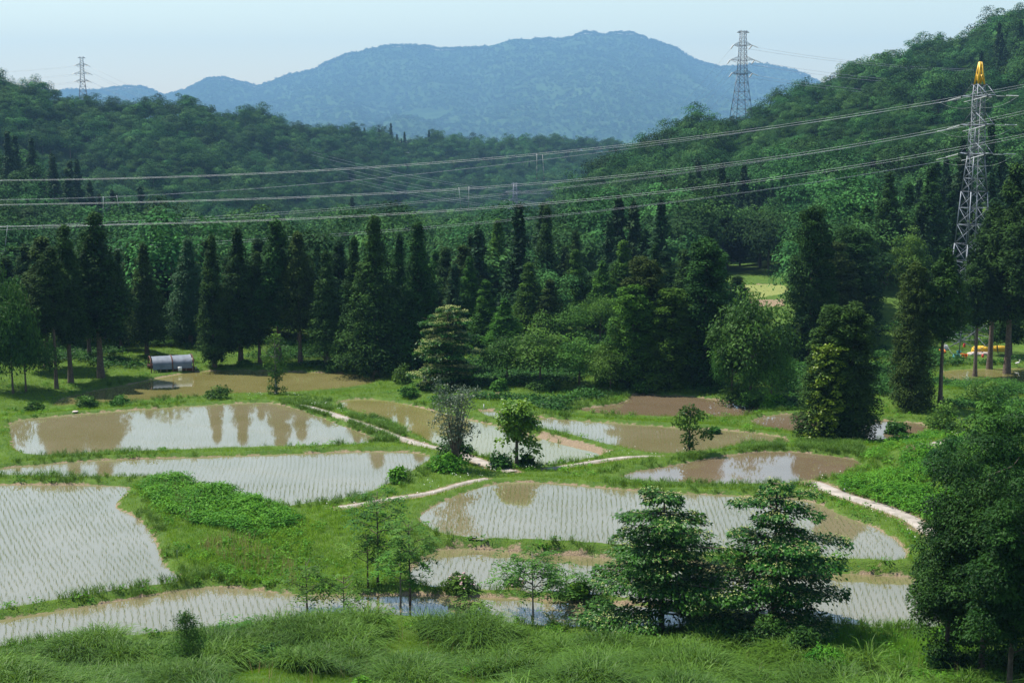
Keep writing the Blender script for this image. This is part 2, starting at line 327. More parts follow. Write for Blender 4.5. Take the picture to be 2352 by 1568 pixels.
# ------------------------------------------------------------------ mesh helpers
def tagit(o, label=None, cat=None, group=None, kind=None):
    for k, v in (('label', label), ('category', cat), ('group', group), ('kind', kind)):
        if v: o[k] = v
    return o
def mesh_np(name, V, faces, mats, midx=None, rnd=None, attr='rnd', smooth=False):
    """faces: list of (n,k) int arrays"""
    me = bpy.data.meshes.new(name)
    V = np.asarray(V, np.float32); faces = [np.asarray(f, np.int32) for f in faces if len(f)]
    me.vertices.add(len(V)); me.vertices.foreach_set('co', V.ravel())
    tot = np.concatenate([np.full(len(f), f.shape[1], np.int32) for f in faces])
    idx = np.concatenate([f.ravel() for f in faces])
    st = np.concatenate([[0], np.cumsum(tot)[:-1]]).astype(np.int32)
    me.loops.add(len(idx)); me.loops.foreach_set('vertex_index', idx)
    me.polygons.add(len(tot)); me.polygons.foreach_set('loop_start', st); me.polygons.foreach_set('loop_total', tot)
    for m in (mats if isinstance(mats, (list, tuple)) else [mats]): me.materials.append(m)
    if midx is not None: me.polygons.foreach_set('material_index', np.asarray(midx, np.int32))
    if rnd is not None:
        dom = 'FACE' if len(rnd) == len(tot) else 'POINT'
        a = me.attributes.new(attr, 'FLOAT', dom); a.data.foreach_set('value', np.asarray(rnd, np.float32))
    if smooth: me.polygons.foreach_set('use_smooth', np.ones(len(tot), bool))
    me.update(calc_edges=True); return me
def obj(name, me, parent=None, loc=None):
    o = bpy.data.objects.new(name, me); COL.objects.link(o)
    if parent: o.parent = parent
    if loc is not None: o.location = loc
    return o
def empty(name, loc, label, cat, group=None):
    o = bpy.data.objects.new(name, None); COL.objects.link(o); o.location = loc; o.empty_display_size = .3
    return tagit(o, label, cat, group)
class MB:
    def __init__(s): s.V = []; s.Q = []; s.n = 0
    def add(s, V, Q):
        s.V.append(np.asarray(V, float)); s.Q.append(np.asarray(Q) + s.n); s.n += len(V)
    def tube(s, pts, rad, k=6, cap=True):
        pts = np.asarray(pts, float); rad = np.broadcast_to(rad, (len(pts),)); V = []
        d = np.gradient(pts, axis=0); d /= np.linalg.norm(d, axis=1)[:, None] + 1e-9
        up = np.array([0, 0, 1.0]) if abs(d[0][2]) < .9 else np.array([1.0, 0, 0])
        for p, t, r in zip(pts, d, rad):
            a = np.cross(t, up); a /= np.linalg.norm(a) + 1e-9; b = np.cross(a, t)
            ang = np.arange(k)*2*math.pi/k
            V.append(p + r*(np.cos(ang)[:, None]*a + np.sin(ang)[:, None]*b))
        V = np.concatenate(V); Q = []
        for i in range(len(pts)-1):
            for j in range(k):
                Q.append((i*k+j, i*k+(j+1) % k, (i+1)*k+(j+1) % k, (i+1)*k+j))
        if cap and k == 4: Q += [(3, 2, 1, 0), tuple((len(pts)-1)*k + j for j in range(4))]
        if cap and k == 6:
            o = (len(pts)-1)*k
            Q += [(0, 3, 2, 1), (0, 5, 4, 3), (o, o+1, o+2, o+3), (o, o+3, o+4, o+5)]
        s.add(V, Q)
    def bar(s, a, b, w): s.tube([a, b], w*.5*1.414, 4)
    def box(s, c, d, rz=0):
        c = np.array(c, float); x, y, z = (v/2 for v in d)
        P = np.array([(i*x, j*y, k*z) for k in (-1, 1) for j in (-1, 1) for i in (-1, 1)])
        ca, sa = math.cos(rz), math.sin(rz); P = np.stack([P[:, 0]*ca - P[:, 1]*sa, P[:, 0]*sa + P[:, 1]*ca, P[:, 2]], 1) + c
        s.add(P, [(0,2,3,1),(4,5,7,6),(0,1,5,4),(2,6,7,3),(0,4,6,2),(1,3,7,5)])
    def arrays(s): return np.concatenate(s.V), np.concatenate(s.Q)
    def build(s, name, mat, parent=None, loc=None, smooth=False):
        V, Q = s.arrays(); return obj(name, mesh_np(name, V, [Q], mat, smooth=smooth), parent, loc)

# ------------------------------------------------------------------ foliage
def unit(v): return v/(np.linalg.norm(v, axis=1)[:, None] + 1e-9)
def leaves(P, N, D, L, Wd):
    """diamond leaves: P base, N face normal, D pointing direction (arrays), L length, Wd width"""
    D = unit(D - N*(D*N).sum(1)[:, None]); Sd = np.cross(N, D)
    L = np.broadcast_to(L, (len(P),))[:, None]; Wd = np.broadcast_to(Wd, (len(P),))[:, None]
    V = np.stack([P, P + D*L*.45 + Sd*Wd*.5, P + D*L, P + D*L*.45 - Sd*Wd*.5], 1).reshape(-1, 3)
    return V, np.arange(len(P)*4).reshape(-1, 4)
def clump_leaves(rs, C, R, n, L, Wd, up=.45, jit=.6, hemi=-.5, fill=.25, droop=0.0, dome=None):
    """C (m,3) clump centres, R (m,3) radii, n leaves per clump: a shaggy shell around every clump"""
    m = len(C); d = unit(rs.normal(size=(m*n, 3))); d[:, 2] = np.where(d[:, 2] < hemi, -d[:, 2], d[:, 2])
    rr = np.where(rs.rand(m*n) < fill, rs.rand(m*n)**.5, .82 + .3*rs.rand(m*n))[:, None]
    P = np.repeat(C, n, 0) + d*np.repeat(R, n, 0)*rr
    N = unit(d + np.array([0, 0, up]) + rs.normal(size=d.shape)*jit)
    if dome is not None: N = unit(N + 1.1*unit(P - np.array(dome)))
    D = d*.7 + rs.normal(size=d.shape)*.6 + np.array([0, 0, -droop])
    s = (.65 + .7*rs.rand(m*n))
    V, Q = leaves(P, N, D, L*s, Wd*s)
    rnd = np.clip(np.repeat(rs.rand(m)**1.3, n)*.7 + rs.rand(m*n)*.3, 0, 1)  # random old and new growth tones, spread wide to imitate lit and shaded clumps
    return V, Q, rnd
def join(*parts):
    V = []; Q = []; R = []; o = 0
    for v, q, r in parts:
        V.append(v); Q.append(q + o); R.append(r); o += len(v)
    return np.concatenate(V), np.concatenate(Q), np.concatenate(R)

def cedar_crown(seed, H, base, Rm, npuff=230, nl=52, leaf=.29, shape=.8, low=.62):
    rs = np.random.RandomState(seed); Hc = H - base
    t = rs.rand(npuff*3); prof = ((1 - t)**shape)*np.minimum(1, low + t*2.6)
    keep = rs.rand(npuff*3) < prof*.92 + .08; t = t[keep][:npuff]; prof = prof[keep][:npuff]; m = len(t)
    a = rs.rand(m)*6.283; lump = 1 + .22*np.sin(a*2 + seed) + .2*rs.normal(size=m)*.6
    r = Rm*prof*np.clip(lump, .5, 1.35)*np.where(rs.rand(m) < .25, .45, .88)
    C = np.stack([np.cos(a)*r, np.sin(a)*r, base + t*Hc*.985], 1)
    s = (.52 + .46*rs.rand(m))*(.58 + .55*(1 - t))*(Rm/2.6)**.5
    R = np.stack([s, s, s*1.15], 1)
    A = clump_leaves(rs, C, R, nl, leaf, leaf*.5, up=.45, jit=.38, hemi=-.45, fill=.12, droop=.1)
    # large inner leaves, coloured dark as crown shade, added to block light
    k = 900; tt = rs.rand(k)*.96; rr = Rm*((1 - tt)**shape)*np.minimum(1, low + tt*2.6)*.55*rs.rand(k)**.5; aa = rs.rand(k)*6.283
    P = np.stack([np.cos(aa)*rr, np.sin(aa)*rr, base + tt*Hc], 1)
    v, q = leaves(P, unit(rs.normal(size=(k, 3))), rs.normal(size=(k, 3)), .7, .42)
    tip = clump_leaves(rs, np.array([[0, 0, H - .25], [.05, 0, H - .75], [0, .05, H - 1.3]]), np.array([[.14,.14,.4],[.25,.25,.4],[.35,.35,.45]]), 40, leaf*.8, leaf*.36)
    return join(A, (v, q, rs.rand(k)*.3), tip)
def trunk_mesh(seed, H, r0, lean=.02, limbs=(), k=8, top=.25):
    rs = np.random.RandomState(seed); n = 9; mb = MB()
    z = np.linspace(0, H, n); off = np.cumsum(rs.normal(size=(n, 2))*lean*H/n, 0); off -= off[0]
    pts = np.column_stack([off, z]); rad = r0*(1 - (1 - top)*np.linspace(0, 1, n)**.9); rad[0] *= 1.3
    mb.tube(pts, rad, k)
    for (z0, ang, ln, rise, r1) in limbs:
        b = np.array([np.interp(z0, z, pts[:, 0]), np.interp(z0, z, pts[:, 1]), z0])
        tt = np.linspace(0, 1, 5)[:, None]; dr = np.array([math.cos(ang), math.sin(ang), 0])
        cv = b + dr*ln*tt + np.array([0, 0, 1])*rise*ln*(tt**1.3) + rs.normal(size=(5, 3))*.04*ln*tt
        mb.tube(cv, r1*(1 - .75*tt[:, 0]), 5, cap=False)
    return mb
def broad_crown(seed, H, base, Wd, nclump=46, nl=70, leaf=.34, top=1.0, lobes=True, asp=.55, droop=.3, up=.6, dome=False):
    rs = np.random.RandomState(seed); Hc = H - base
    d = unit(rs.normal(size=(nclump, 3))); d[:, 2] = np.where(d[:, 2] < -.35, np.abs(d[:, 2])*.6, d[:, 2])
    rad = np.array([Wd*.5, Wd*.5, Hc*.5]); rr = np.where(rs.rand(nclump) < .25, .45, .74 + .2*rs.rand(nclump))[:, None]
    lump = 1 + .22*np.sin(np.arctan2(d[:, 1], d[:, 0])*3 + seed)[:, None]
    C = d*rad*rr*lump + np.array([0, 0, base + Hc*.5])
    s = Wd*(.11 + .08*rs.rand(nclump)); R = np.stack([s*1.15, s*1.15, s*(asp + .25)], 1)
    return clump_leaves(rs, C, R, nl, leaf, leaf*asp, up=up, jit=.55, hemi=-.3, fill=.25, droop=droop, dome=[0, 0, base + Hc*.3] if dome else None)
def put(name, data, mat, parent):
    V, Q, r = data; return obj(name, mesh_np(name, V, [Q], mat, rnd=r), parent)

# ------------------------------------------------------------------ ground
def grid_mesh(name, xs, ys, mat, dirtfn=None):
    X, Y = np.meshgrid(xs, ys); Z = height(X, Y)
    V = np.stack([X, Y, Z], -1).reshape(-1, 3); nx, ny = len(xs), len(ys)
    i = (np.arange(ny-1)[:, None]*nx + np.arange(nx-1)[None, :]).ravel()
    Q = np.stack([i, i+1, i+nx+1, i+nx], 1)
    rnd = dirtfn(X.ravel(), Y.ravel(), Z.ravel()) if dirtfn else None
    return obj(name, mesh_np(name, V, [Q], mat, rnd=rnd, attr='dirt', smooth=True))
def path_dist(x, y):
    d = np.full(x.shape, 1e9)
    for k, p in PATHW.items():
        lo = p.min(0) - 4; hi = p.max(0) + 4; m = (x > lo[0]) & (x < hi[0]) & (y > lo[1]) & (y < hi[1])
        if m.any(): d[m] = np.minimum(d[m], seg_dist(p[::2], x[m], y[m], False) - PW[k]/2)
    return d
def pad_near(x, y):
    sd = np.full(x.shape, 99.0); z = np.zeros(x.shape); idx = np.zeros(x.shape, int)
    for i, k in enumerate(PADW):
        s = sdist(k, x, y); m = s < sd
        sd = np.where(m, s, sd); z = np.where(m, PADW[k][0], z); idx = np.where(m, i, idx)
    return sd, z, idx
DIRTPOLY = [np.array([on_z(px, py, z)[:2] for px, py in p]) for z, p in [
    (-3.3, [(2155,806),(2380,806),(2380,828),(2155,828)]), (-2.4, [(1095,906),(1150,905),(1142,918),(1100,918)]),
    (-.6, [(1243,988),(1330,1008),(1410,1030),(1380,1038),(1320,1020),(1245,998)]), (-3.0, [(1700,692),(1800,690),(1800,712),(1760,712)])
    ]]
def dirt(x, y, z):
    sd, zz, idx = pad_near(x, y); pd = path_dist(x, y)
    d = np.clip(.85 - sd/.30, 0, 1)*(.45 + .9*vnoise(x, y, 3.5, 11)) + np.clip(1 - pd/.5, 0, 1)*.8
    for p in DIRTPOLY:
        m = inside(p, x, y); d = np.where(m, 1.0, d)
    d = np.where((y < 200) & (y > 176) & (x > 46), .0, d)
    return np.clip(d, 0, 1)
xs = np.concatenate([np.arange(-330, -64, 7.0), np.arange(-64, 66, .48), np.arange(66, 330, 7.0)])
ys = np.concatenate([np.arange(-40, 44, 4.0), np.arange(44, 130, .42), np.arange(130, 205, .65), np.arange(205, 300, 1.6), np.arange(300, 345, 4.0)])
tagit(grid_mesh('ground', xs, ys, M['ground'], dirt), kind='structure')
# hills: polar sheet from the valley to behind the ridges
th = np.linspace(-.62, .62, 330); rr = np.concatenate([np.arange(322, 900, 7.0), np.arange(900, 2600, 14.0), np.linspace(2600, 4200, 20)])
T_, R_ = np.meshgrid(th, rr); X = R_*np.sin(T_); Y = R_*np.cos(T_); Z = h_far(X, Y)
i = (np.arange(len(rr)-1)[:, None]*len(th) + np.arange(len(th)-1)[None, :]).ravel()
tagit(obj('hills', mesh_np('hills', np.stack([X, Y, Z], -1).reshape(-1, 3), [np.stack([i, i+1, i+len(th)+1, i+len(th)], 1)], M['hill'], smooth=True)), kind='structure')
# far mountain
MK = 1.4; MD = 7600.0
R_M = np.array([(-400,215),(0,212),(170,207),(250,206),(330,198),(380,216),(430,206),(480,181),(520,181),(560,190),(600,201),(640,182),(720,161),(800,127),(850,114),(880,109),(960,107),(1010,117),(1060,113),(1100,111),(1140,102),(1180,90),(1215,91),(1250,95),(1290,93),(1340,79),(1400,80),(1450,82),(1500,97),(1560,117),(1600,142),(1650,157),(1700,152),(1760,152),(1830,167),(1880,192),(1950,232),(2100,262),(2600,300)], float)
def h_mtn(x, y): return CAMZ + MK*(h_mtn0(np.asarray(x)/MK, np.asarray(y)/MK) - CAMZ)
def h_mtn0(x, y):
    px = CX + F*1.01*x/y; r = y
    top = CAMZ + (HY - np.interp(px, R_M[:, 0], R_M[:, 1]))/F/1.012*MD - 8
    foot = 3600.0; t = (r - foot)/(MD - foot)
    up = np.clip(t, 0, 1)**1.35; w = np.clip(4*up*(1 - up), 0, 1)
    g = np.abs(fbm(x*1.0 + y*.12, y*.22, 900, 21, 4)); g2 = fbm(x, y*.5, 330, 31, 3)
    h = -125 + (top + 125)*up + w*(-190*g + 34*g2 + 25) + 10*fbm(x, y, 90, 41, 2)*np.minimum(1, up*3)
    bx = (px - 930)/150; h = np.maximum(h, (CAMZ + (HY-272)/F*5000)*np.exp(-bx*bx*.55)*np.exp(-((r - 5000)/420)**2) - 100*(1 - np.exp(-bx*bx)))
    return np.where(r > MD, top - (r - MD)*.35, h)
xs = np.linspace(-.36, .42, 420); ysm = MK*np.concatenate([np.linspace(3600, MD, 230), np.linspace(MD + 20, MD + 900, 14)])
A_, Y = np.meshgrid(xs, ysm); X = A_*Y; Z = h_mtn(X, Y)
i = (np.arange(len(ysm)-1)[:, None]*len(xs) + np.arange(len(xs)-1)[None, :]).ravel()
def mtn_mat():
    m, n, l, b = new_mat('mountain_forest'); 
    f = ramp(n, l, noise(n, l, .0016, 6), .42, .62); f2 = ramp(n, l, noise(n, l, .009, 5), .35, .65)
    c = mixc(n, l, f, mixc(n, l, f2, (.02,.045,.016), (.040,.078,.024)), mixc(n, l, f2, (.028,.058,.02), (.058,.10,.032)))
    l.new(c, b.inputs['Base Color']); b.inputs['Roughness'].default_value = 1; b.inputs['Specular IOR Level'].default_value = 0
    return m
tagit(obj('mountain', mesh_np('mountain', np.stack([X, Y, Z], -1).reshape(-1, 3), [np.stack([i, i+1, i+len(xs)+1, i+len(xs)], 1)], mtn_mat(), smooth=True)), kind='structure')
MT_X, MT_Y = X, Y
# valley plain between the hills and the mountain
mb = MB(); q = np.array([(-5400,250,-60),(5400,250,-60),(5400,12050,-165),(-5400,12050,-165)], float)
mb.add(q, [(0,1,2,3)]); tagit(mb.build('valley_ground', M['hill']), kind='structure')
# paddy water
WM = {'J': 'water_brown', 'K': 'water_brown', 'L': 'water_brown', 'M': 'rice_cover', 'N': 'water_olive', 'A': 'water_olive', 'H': 'water_olive'}
for k, (z, poly) in PADW.items():
    c = poly.mean(0); d = poly - np.roll(poly, 1, 0); e = np.roll(poly, -1, 0) - poly
    nrm = np.stack([(d + e)[:, 1], -(d + e)[:, 0]], 1); nrm /= np.linalg.norm(nrm, axis=1)[:, None] + 1e-9
    area = (poly[:, 0]*np.roll(poly[:, 1], -1) - poly[:, 1]*np.roll(poly[:, 0], -1)).sum()
    big = poly + nrm*(.35 if area > 0 else -.35)
    import bmesh
    bm = bmesh.new(); vs = [bm.verts.new((p[0], p[1], z)) for p in big]
    f = bm.faces.new(vs); bmesh.ops.triangulate(bm, faces=[f]); bmesh.ops.recalc_face_normals(bm, faces=bm.faces)
    if bm.faces[:][0].normal.z < 0: bmesh.ops.reverse_faces(bm, faces=bm.faces)
    me = bpy.data.meshes.new('paddy_water'); bm.to_mesh(me); bm.free(); me.materials.append(M[WM.get(k, 'water')])
    tagit(obj('paddy_water', me), kind='structure')
# tracks follow the ground
for k, p in PATHW.items():
    t = np.gradient(p, axis=0); t /= np.linalg.norm(t, axis=1)[:, None]; nn = np.stack([-t[:, 1], t[:, 0]], 1)
    u = np.array([-.5, -.3, -.1, .1, .3, .5]); wob = 1 + .12*fbm(p[:, 0], p[:, 1], 3, 3, 2)
    P = p[:, None, :] + nn[:, None, :]*(u[None, :, None]*PW[k]*wob[:, None, None])
    Z = np.broadcast_to(PROF[k][:, None], P.shape[:2]) + np.array([-.2, .035, .05, .05, .035, -.2])
    V = np.concatenate([P, Z[..., None]], -1).reshape(-1, 3); n6 = 6
    i = (np.arange(len(p)-1)[:, None]*n6 + np.arange(n6-1)[None, :]).ravel()
    tagit(obj('path' if k != 'gravel_road' else 'road', mesh_np('path', V, [np.stack([i, i+1, i+n6+1, i+n6], 1)], M['concrete'], smooth=True)), kind='structure')
#HAZE
mb = MB(); mb.box((0, 5930, 294), (11000, 12300, 952))
hm = bpy.data.materials.new('haze'); hm.use_nodes = True; hn = hm.node_tree.nodes; hn.remove(hn['Principled BSDF'])
pv = hn.new('ShaderNodeVolumePrincipled'); pv.inputs['Color'].default_value = (.29, .55, .86, 1); pv.inputs['Density'].default_value = HAZE_DENSITY; pv.inputs['Anisotropy'].default_value = 0.0
hm.node_tree.links.new(pv.outputs[0], hn['Material Output'].inputs['Volume'])
tagit(mb.build('haze', hm), kind='stuff')

# ------------------------------------------------------------------ trees near the paddies
CED = {}                                    # name: (height, radius, crown data, trunk builder data)
for nm, H, base, Rm, sh, lw, np_, sd in [('tall', 20, 5.5, 2.8, .86, .5, 250, 1), ('mid', 20, 2.8, 3.1, .98, .6, 280, 2), ('cone', 20, .4, 3.8, 1.02, .85, 330, 3), ('slim', 20, 1.2, 2.4, .78, .7, 250, 4), ('mop', 20, 9.0, 2.5, .5, .35, 210, 5), ('mid2', 20, 2.2, 3.2, 1.05, .55, 280, 6), ('column', 20, .2, 3.0, .27, .80, 380, 7)]:
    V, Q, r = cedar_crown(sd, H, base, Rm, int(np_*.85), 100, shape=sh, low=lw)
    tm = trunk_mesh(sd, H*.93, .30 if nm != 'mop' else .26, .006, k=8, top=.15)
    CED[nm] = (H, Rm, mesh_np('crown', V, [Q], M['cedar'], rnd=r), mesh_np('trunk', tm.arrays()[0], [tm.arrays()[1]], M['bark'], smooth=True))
CROWN_COPIES = {}
def with_mat(me, mat):
    key = (me.name, mat)
    if key not in CROWN_COPIES:
        c = me.copy(); c.materials.clear(); c.materials.append(M[mat]); CROWN_COPIES[key] = c
    return CROWN_COPIES[key]
TREES = []                                  # px, top py, half width px, Y : used to see what they hide
PLACED = []
def spot(px, base, Y):
    if base is not None: return on_ground(px, base)
    x = at_y(px, 600, Y)[0]; return x, Y, hz(x, Y)
def cedar(px, top, base, Y, w, kind, mat, label, group='cedar trees behind the paddies', rs=random.Random(5)):
    x, y, z = spot(px, base, Y); zt = at_y(px, top, y)[2]
    H, Rm, crown, trunk = CED[kind]; h = zt - z; sx = (w*y/F)/(2*Rm)*1.34
    e = empty('cedar_tree', (x, y, z - .15), label, 'cedar tree', group)
    e.rotation_euler = (0, 0, rs.uniform(0, 6.28)); e.scale = (sx, sx, (h + .15)/H)
    t = obj('trunk', trunk, e); c = obj('crown', with_mat(crown, mat), e)
    TREES.append((px, top, w*.5, y)); PLACED.append((x, y, w*y/F*.4)); return e
G_ = 'cedars along the far edge of the paddies'
for a in [
 (97,545,None,177,105,'tall','cedar_olive','broad brownish cedar at the left end of the row'),
 (130,572,893,None,70,'mop','cedar','cedar with a long bare pale trunk, nearest the left end of the upper paddy'),
 (163,518,880,None,85,'tall','cedar','dark tall cedar between the bare-trunked cedar and the tallest one of the left clump'),
 (232,490,868,None,112,'tall','cedar','tallest cedar of the left clump, behind the corner of the upper paddy'),
 (196,530,None,186,70,'tall','cedar','slender dark cedar squeezed behind the tallest cedar of the left clump'),
 (270,575,None,193,55,'mid','cedar','short narrow cedar at the right side of the left clump'),
 (338,558,818,None,76,'mid','cedar_olive','lone conical cedar standing just behind the grey tarpaulin tunnel shed'),
 (432,548,None,196,88,'mid2','larch','soft green airy conifer behind the right end of the tunnel shed'),
 (493,538,845,None,62,'slim','cedar','narrow cedar next to the soft green conifer, right of the tunnel shed'),
 (553,524,838,None,92,'mid','cedar','pointed cedar with two bare stems below, left of the thin-topped ivy tree'),
 (597,580,836,None,58,'tall','cedar','shorter cedar directly behind the ivy-clad tree, in the gap of two taller ones'),
 (641,507,834,None,92,'tall','cedar','tall cedar with double top rising behind the ivy-clad tree'),
 (690,534,836,None,78,'tall','cedar_olive','brownish cedar right of the double-topped one, bare trunk reaching the grass'),
 (753,577,842,None,76,'mid','cedar','lower cedar between the bare-trunked row and the big full cones'),
 (817,545,848,None,74,'mid2','cedar','slim cedar leaning on the left of the biggest full cone'),
 (864,500,858,None,128,'cone','cedar','biggest full cedar cone, clothed down to the ground beyond the upper paddy'),
 (917,536,None,192,66,'mid','cedar','dark cedar top between the two biggest full cones'),
 (962,513,856,None,118,'cone','cedar','full dark cedar cone just left of the cream-flowered tiered tree'),
 (1083,538,None,216,64,'mid','cedar','dark cedar top behind the cream-flowered tiered tree'),
 (1143,506,None,221,92,'cone','cedar_bright','bright green conical tree with a spiky top, above the tiered tree'),
 (1255,478,None,228,86,'cone','cedar','tall conical tree standing alone in front of the small valley house'),
 (1322,530,None,228,62,'mid','cedar','pointed conifer right of the tree before the valley house'),
 (1322,573,None,207,70,'mid2','cedar_bright','bright vine-green cone in front of a pointed darker conifer'),
 (1078,590,None,200,66,'mid','cedar_bright','yellow-green vine-covered cone just above the tiered tree'),
 (1214,603,None,196,88,'mid2','cedar_bright','lumpy vine-draped conifer above the middle of the bushes'),
 (1115,642,None,191,58,'slim','cedar_bright','small vine-draped spire to the right of the tiered tree'),
 (1160,686,None,186,74,'mid','cedar_bright','low yellow-green spire standing closest to the tiered tree'),
 (1000,575,None,216,64,'mid','cedar_bright','pale green spire glimpsed behind the full dark cones'),
 (1180,600,None,217,60,'mid','cedar','dark spire between the bright cone and the lumpy vine-draped conifer'),
 (1264,640,None,193,60,'slim','cedar_olive','thin dull spire behind the round bushes'),
 (1385,600,None,205,74,'mid','cedar_bright','mid-green draped conifer left of the brown-tipped cedar'),
 (1432,552,None,210,82,'mid2','cedar_bright','bright-tipped tall conifer behind the brown-tipped cedar'),
 (1475,590,890,None,92,'column','cedar_olive','brown-tipped cedar beside the brown pond, left of the green draped pair'),
 (1452,655,892,None,90,'column','cedar_bright','first of the two green ivy-draped columns beside the brown pond'),
 (1540,662,893,None,96,'column','cedar_bright','second ivy-draped column, at the far edge of the brown pond'),
 (1505,560,None,200,66,'mid','cedar','dark conifer behind the two ivy-draped columns'),
 (1617,548,888,None,108,'column','cedar','broad dark cedar column left of the big broadleaf tree by the small pond'),
 (1575,575,None,196,70,'mid','cedar','dark cedar between the ivy-draped column and the broad dark column'),
 (1668,484,None,305,84,'mid','cedar','tall bushy conifer rising beyond the yellow-green field'),
 (1858,476,838,None,82,'column','cedar','tall dark cedar column to the right of the yellow-green field'),
 (1906,556,None,193,96,'column','cedar_olive','blunt-topped cedar in the middle of the right-hand dark group'),
 (1957,520,None,198,100,'column','cedar','tall dark cedar behind the brown-topped column on the pond bank'),
 (1912,702,1012,None,100,'column','cedar','ivy-hung left half of the great cedar pair on the pond bank'),
 (1952,695,1016,None,104,'column','cedar_olive','great brown-topped cedar column standing on the bank between ponds'),
 (2036,396,None,239,80,'mid','cedar','tall pointed cedar on the slope left of the yellow-tipped pylon'),
 (2082,420,None,247,78,'mid2','cedar','second pointed cedar on the slope left of the yellow-tipped pylon, half hidden'),
 (2132,380,None,240,92,'mid','cedar','tallest cedar on the slope left of the yellow-tipped pylon'),
 (2180,440,None,249,80,'mid','cedar','cedar on the slope directly left of the pylon legs'),
 (1985,470,None,245,80,'mid','cedar_bright','mid-green conifer on the slope above the dark right-hand group'),
 (2090,603,938,None,78,'column','cedar_olive','slim brownish cedar column between the green slope and the bare trunks'),
 (2159,575,936,None,82,'mop','cedar','mop-headed cedar on a long bare trunk, left of the pylon base'),
 (2239,590,868,None,72,'mop','cedar','mop-headed cedar hiding the middle of the pylon'),
 (2272,470,850,None,92,'mop','cedar','tall bare-trunked cedar in front of the right pylon legs'),
 (2312,380,862,None,110,'tall','cedar','huge dark cedar at the right edge with an ivy-covered foot'),
 (2362,420,880,None,110,'mop','cedar','dark cedar cut by the right edge, its thin trunk showing'),
 (2330,560,None,186,80,'mid','cedar','shorter cedar filling the right edge below the huge dark one'),
 (58,560,None,205,84,'mid','cedar','dark cedar behind the left end of the row'),
 (182,590,None,208,80,'mid2','cedar','dark cedar filling the gap inside the left clump'),
 (252,600,None,212,80,'mid','cedar','dark cedar just behind the right side of the left clump'),
 (302,640,None,214,70,'mid2','cedar','lower dark cedar between the left clump and the lone conical one'),
 (-62,520,None,186,110,'mid','cedar','unseen cedar just outside the left edge, behind the upper paddy'),  # unseen cedars from here on, added to cast shade on the left verge
 (-150,500,None,178,120,'mid','cedar','second unseen cedar outside the left edge'),
 (-95,510,None,206,120,'mid2','cedar','unseen cedar outside the left edge in the inner row'),
]: cedar(*a, group=G_)

rs = np.random.RandomState(31)
for q, px in enumerate(list(range(-30, 1120, 34)) + list(range(1330, 1700, 40))):
    px = px + rs.randint(-14, 15); Y = 203 + rs.randint(0, 24) + (6 if px > 1120 else 0); top = 548 + rs.randint(0, 85) + (20 if px > 1120 else 0)
    cedar(px, top, None, Y, 78 + rs.randint(0, 26), ['mid', 'mid2', 'tall'][q % 3], 'cedar', 'dark cedar of the shaded inner row, mostly hidden by the front cedars' if px < 1120 else 'dark cedar of the shaded inner row behind the ivy columns', 'inner row of cedars' if px < 1120 else 'inner row behind the ivy columns')
BRD = {}
for nm, H, base, Wd, nc, nl, leaf, sd in [('round', 10, .4, 9, 95, 95, .38, 11), ('wide', 9, .6, 11, 90, 90, .36, 12), ('upright', 12, 1.0, 8, 90, 90, .38, 13), ('mass', 8, -.4, 10, 100, 95, .36, 14)]:
    V, Q, r = broad_crown(sd, H, base, Wd, nc, nl, leaf)
    limbs = [(H*.3 + i*.5, i*1.3, Wd*.3, .7, .09) for i in range(6)]
    tm = trunk_mesh(sd, H*.75, .22, .02, limbs)
    BRD[nm] = (H, Wd*.5, mesh_np('crown', V, [Q], M['leaf'], rnd=r), mesh_np('trunk', tm.arrays()[0], [tm.arrays()[1]], M['bark'], smooth=True))
def broad(px, top, base, Y, w, kind, mat, label, group='broadleaf trees behind the paddies', name='broadleaf_tree', rs=random.Random(8)):
    x, y, z = spot(px, base, Y); zt = at_y(px, top, y)[2]
    H, Rm, crown, trunk = BRD[kind]; h = zt - z; sx = (w*y/F)/(2*Rm)*1.05
    e = empty(name, (x, y, z - .1), label, 'tree', group)
    e.rotation_euler = (0, 0, rs.uniform(0, 6.28)); e.scale = (sx, sx, (h + .1)/H)
    obj('trunk', trunk, e); obj('crown', with_mat(crown, mat), e)
    TREES.append((px, top, w*.4, y)); PLACED.append((x, y, w*y/F*.3)); return e
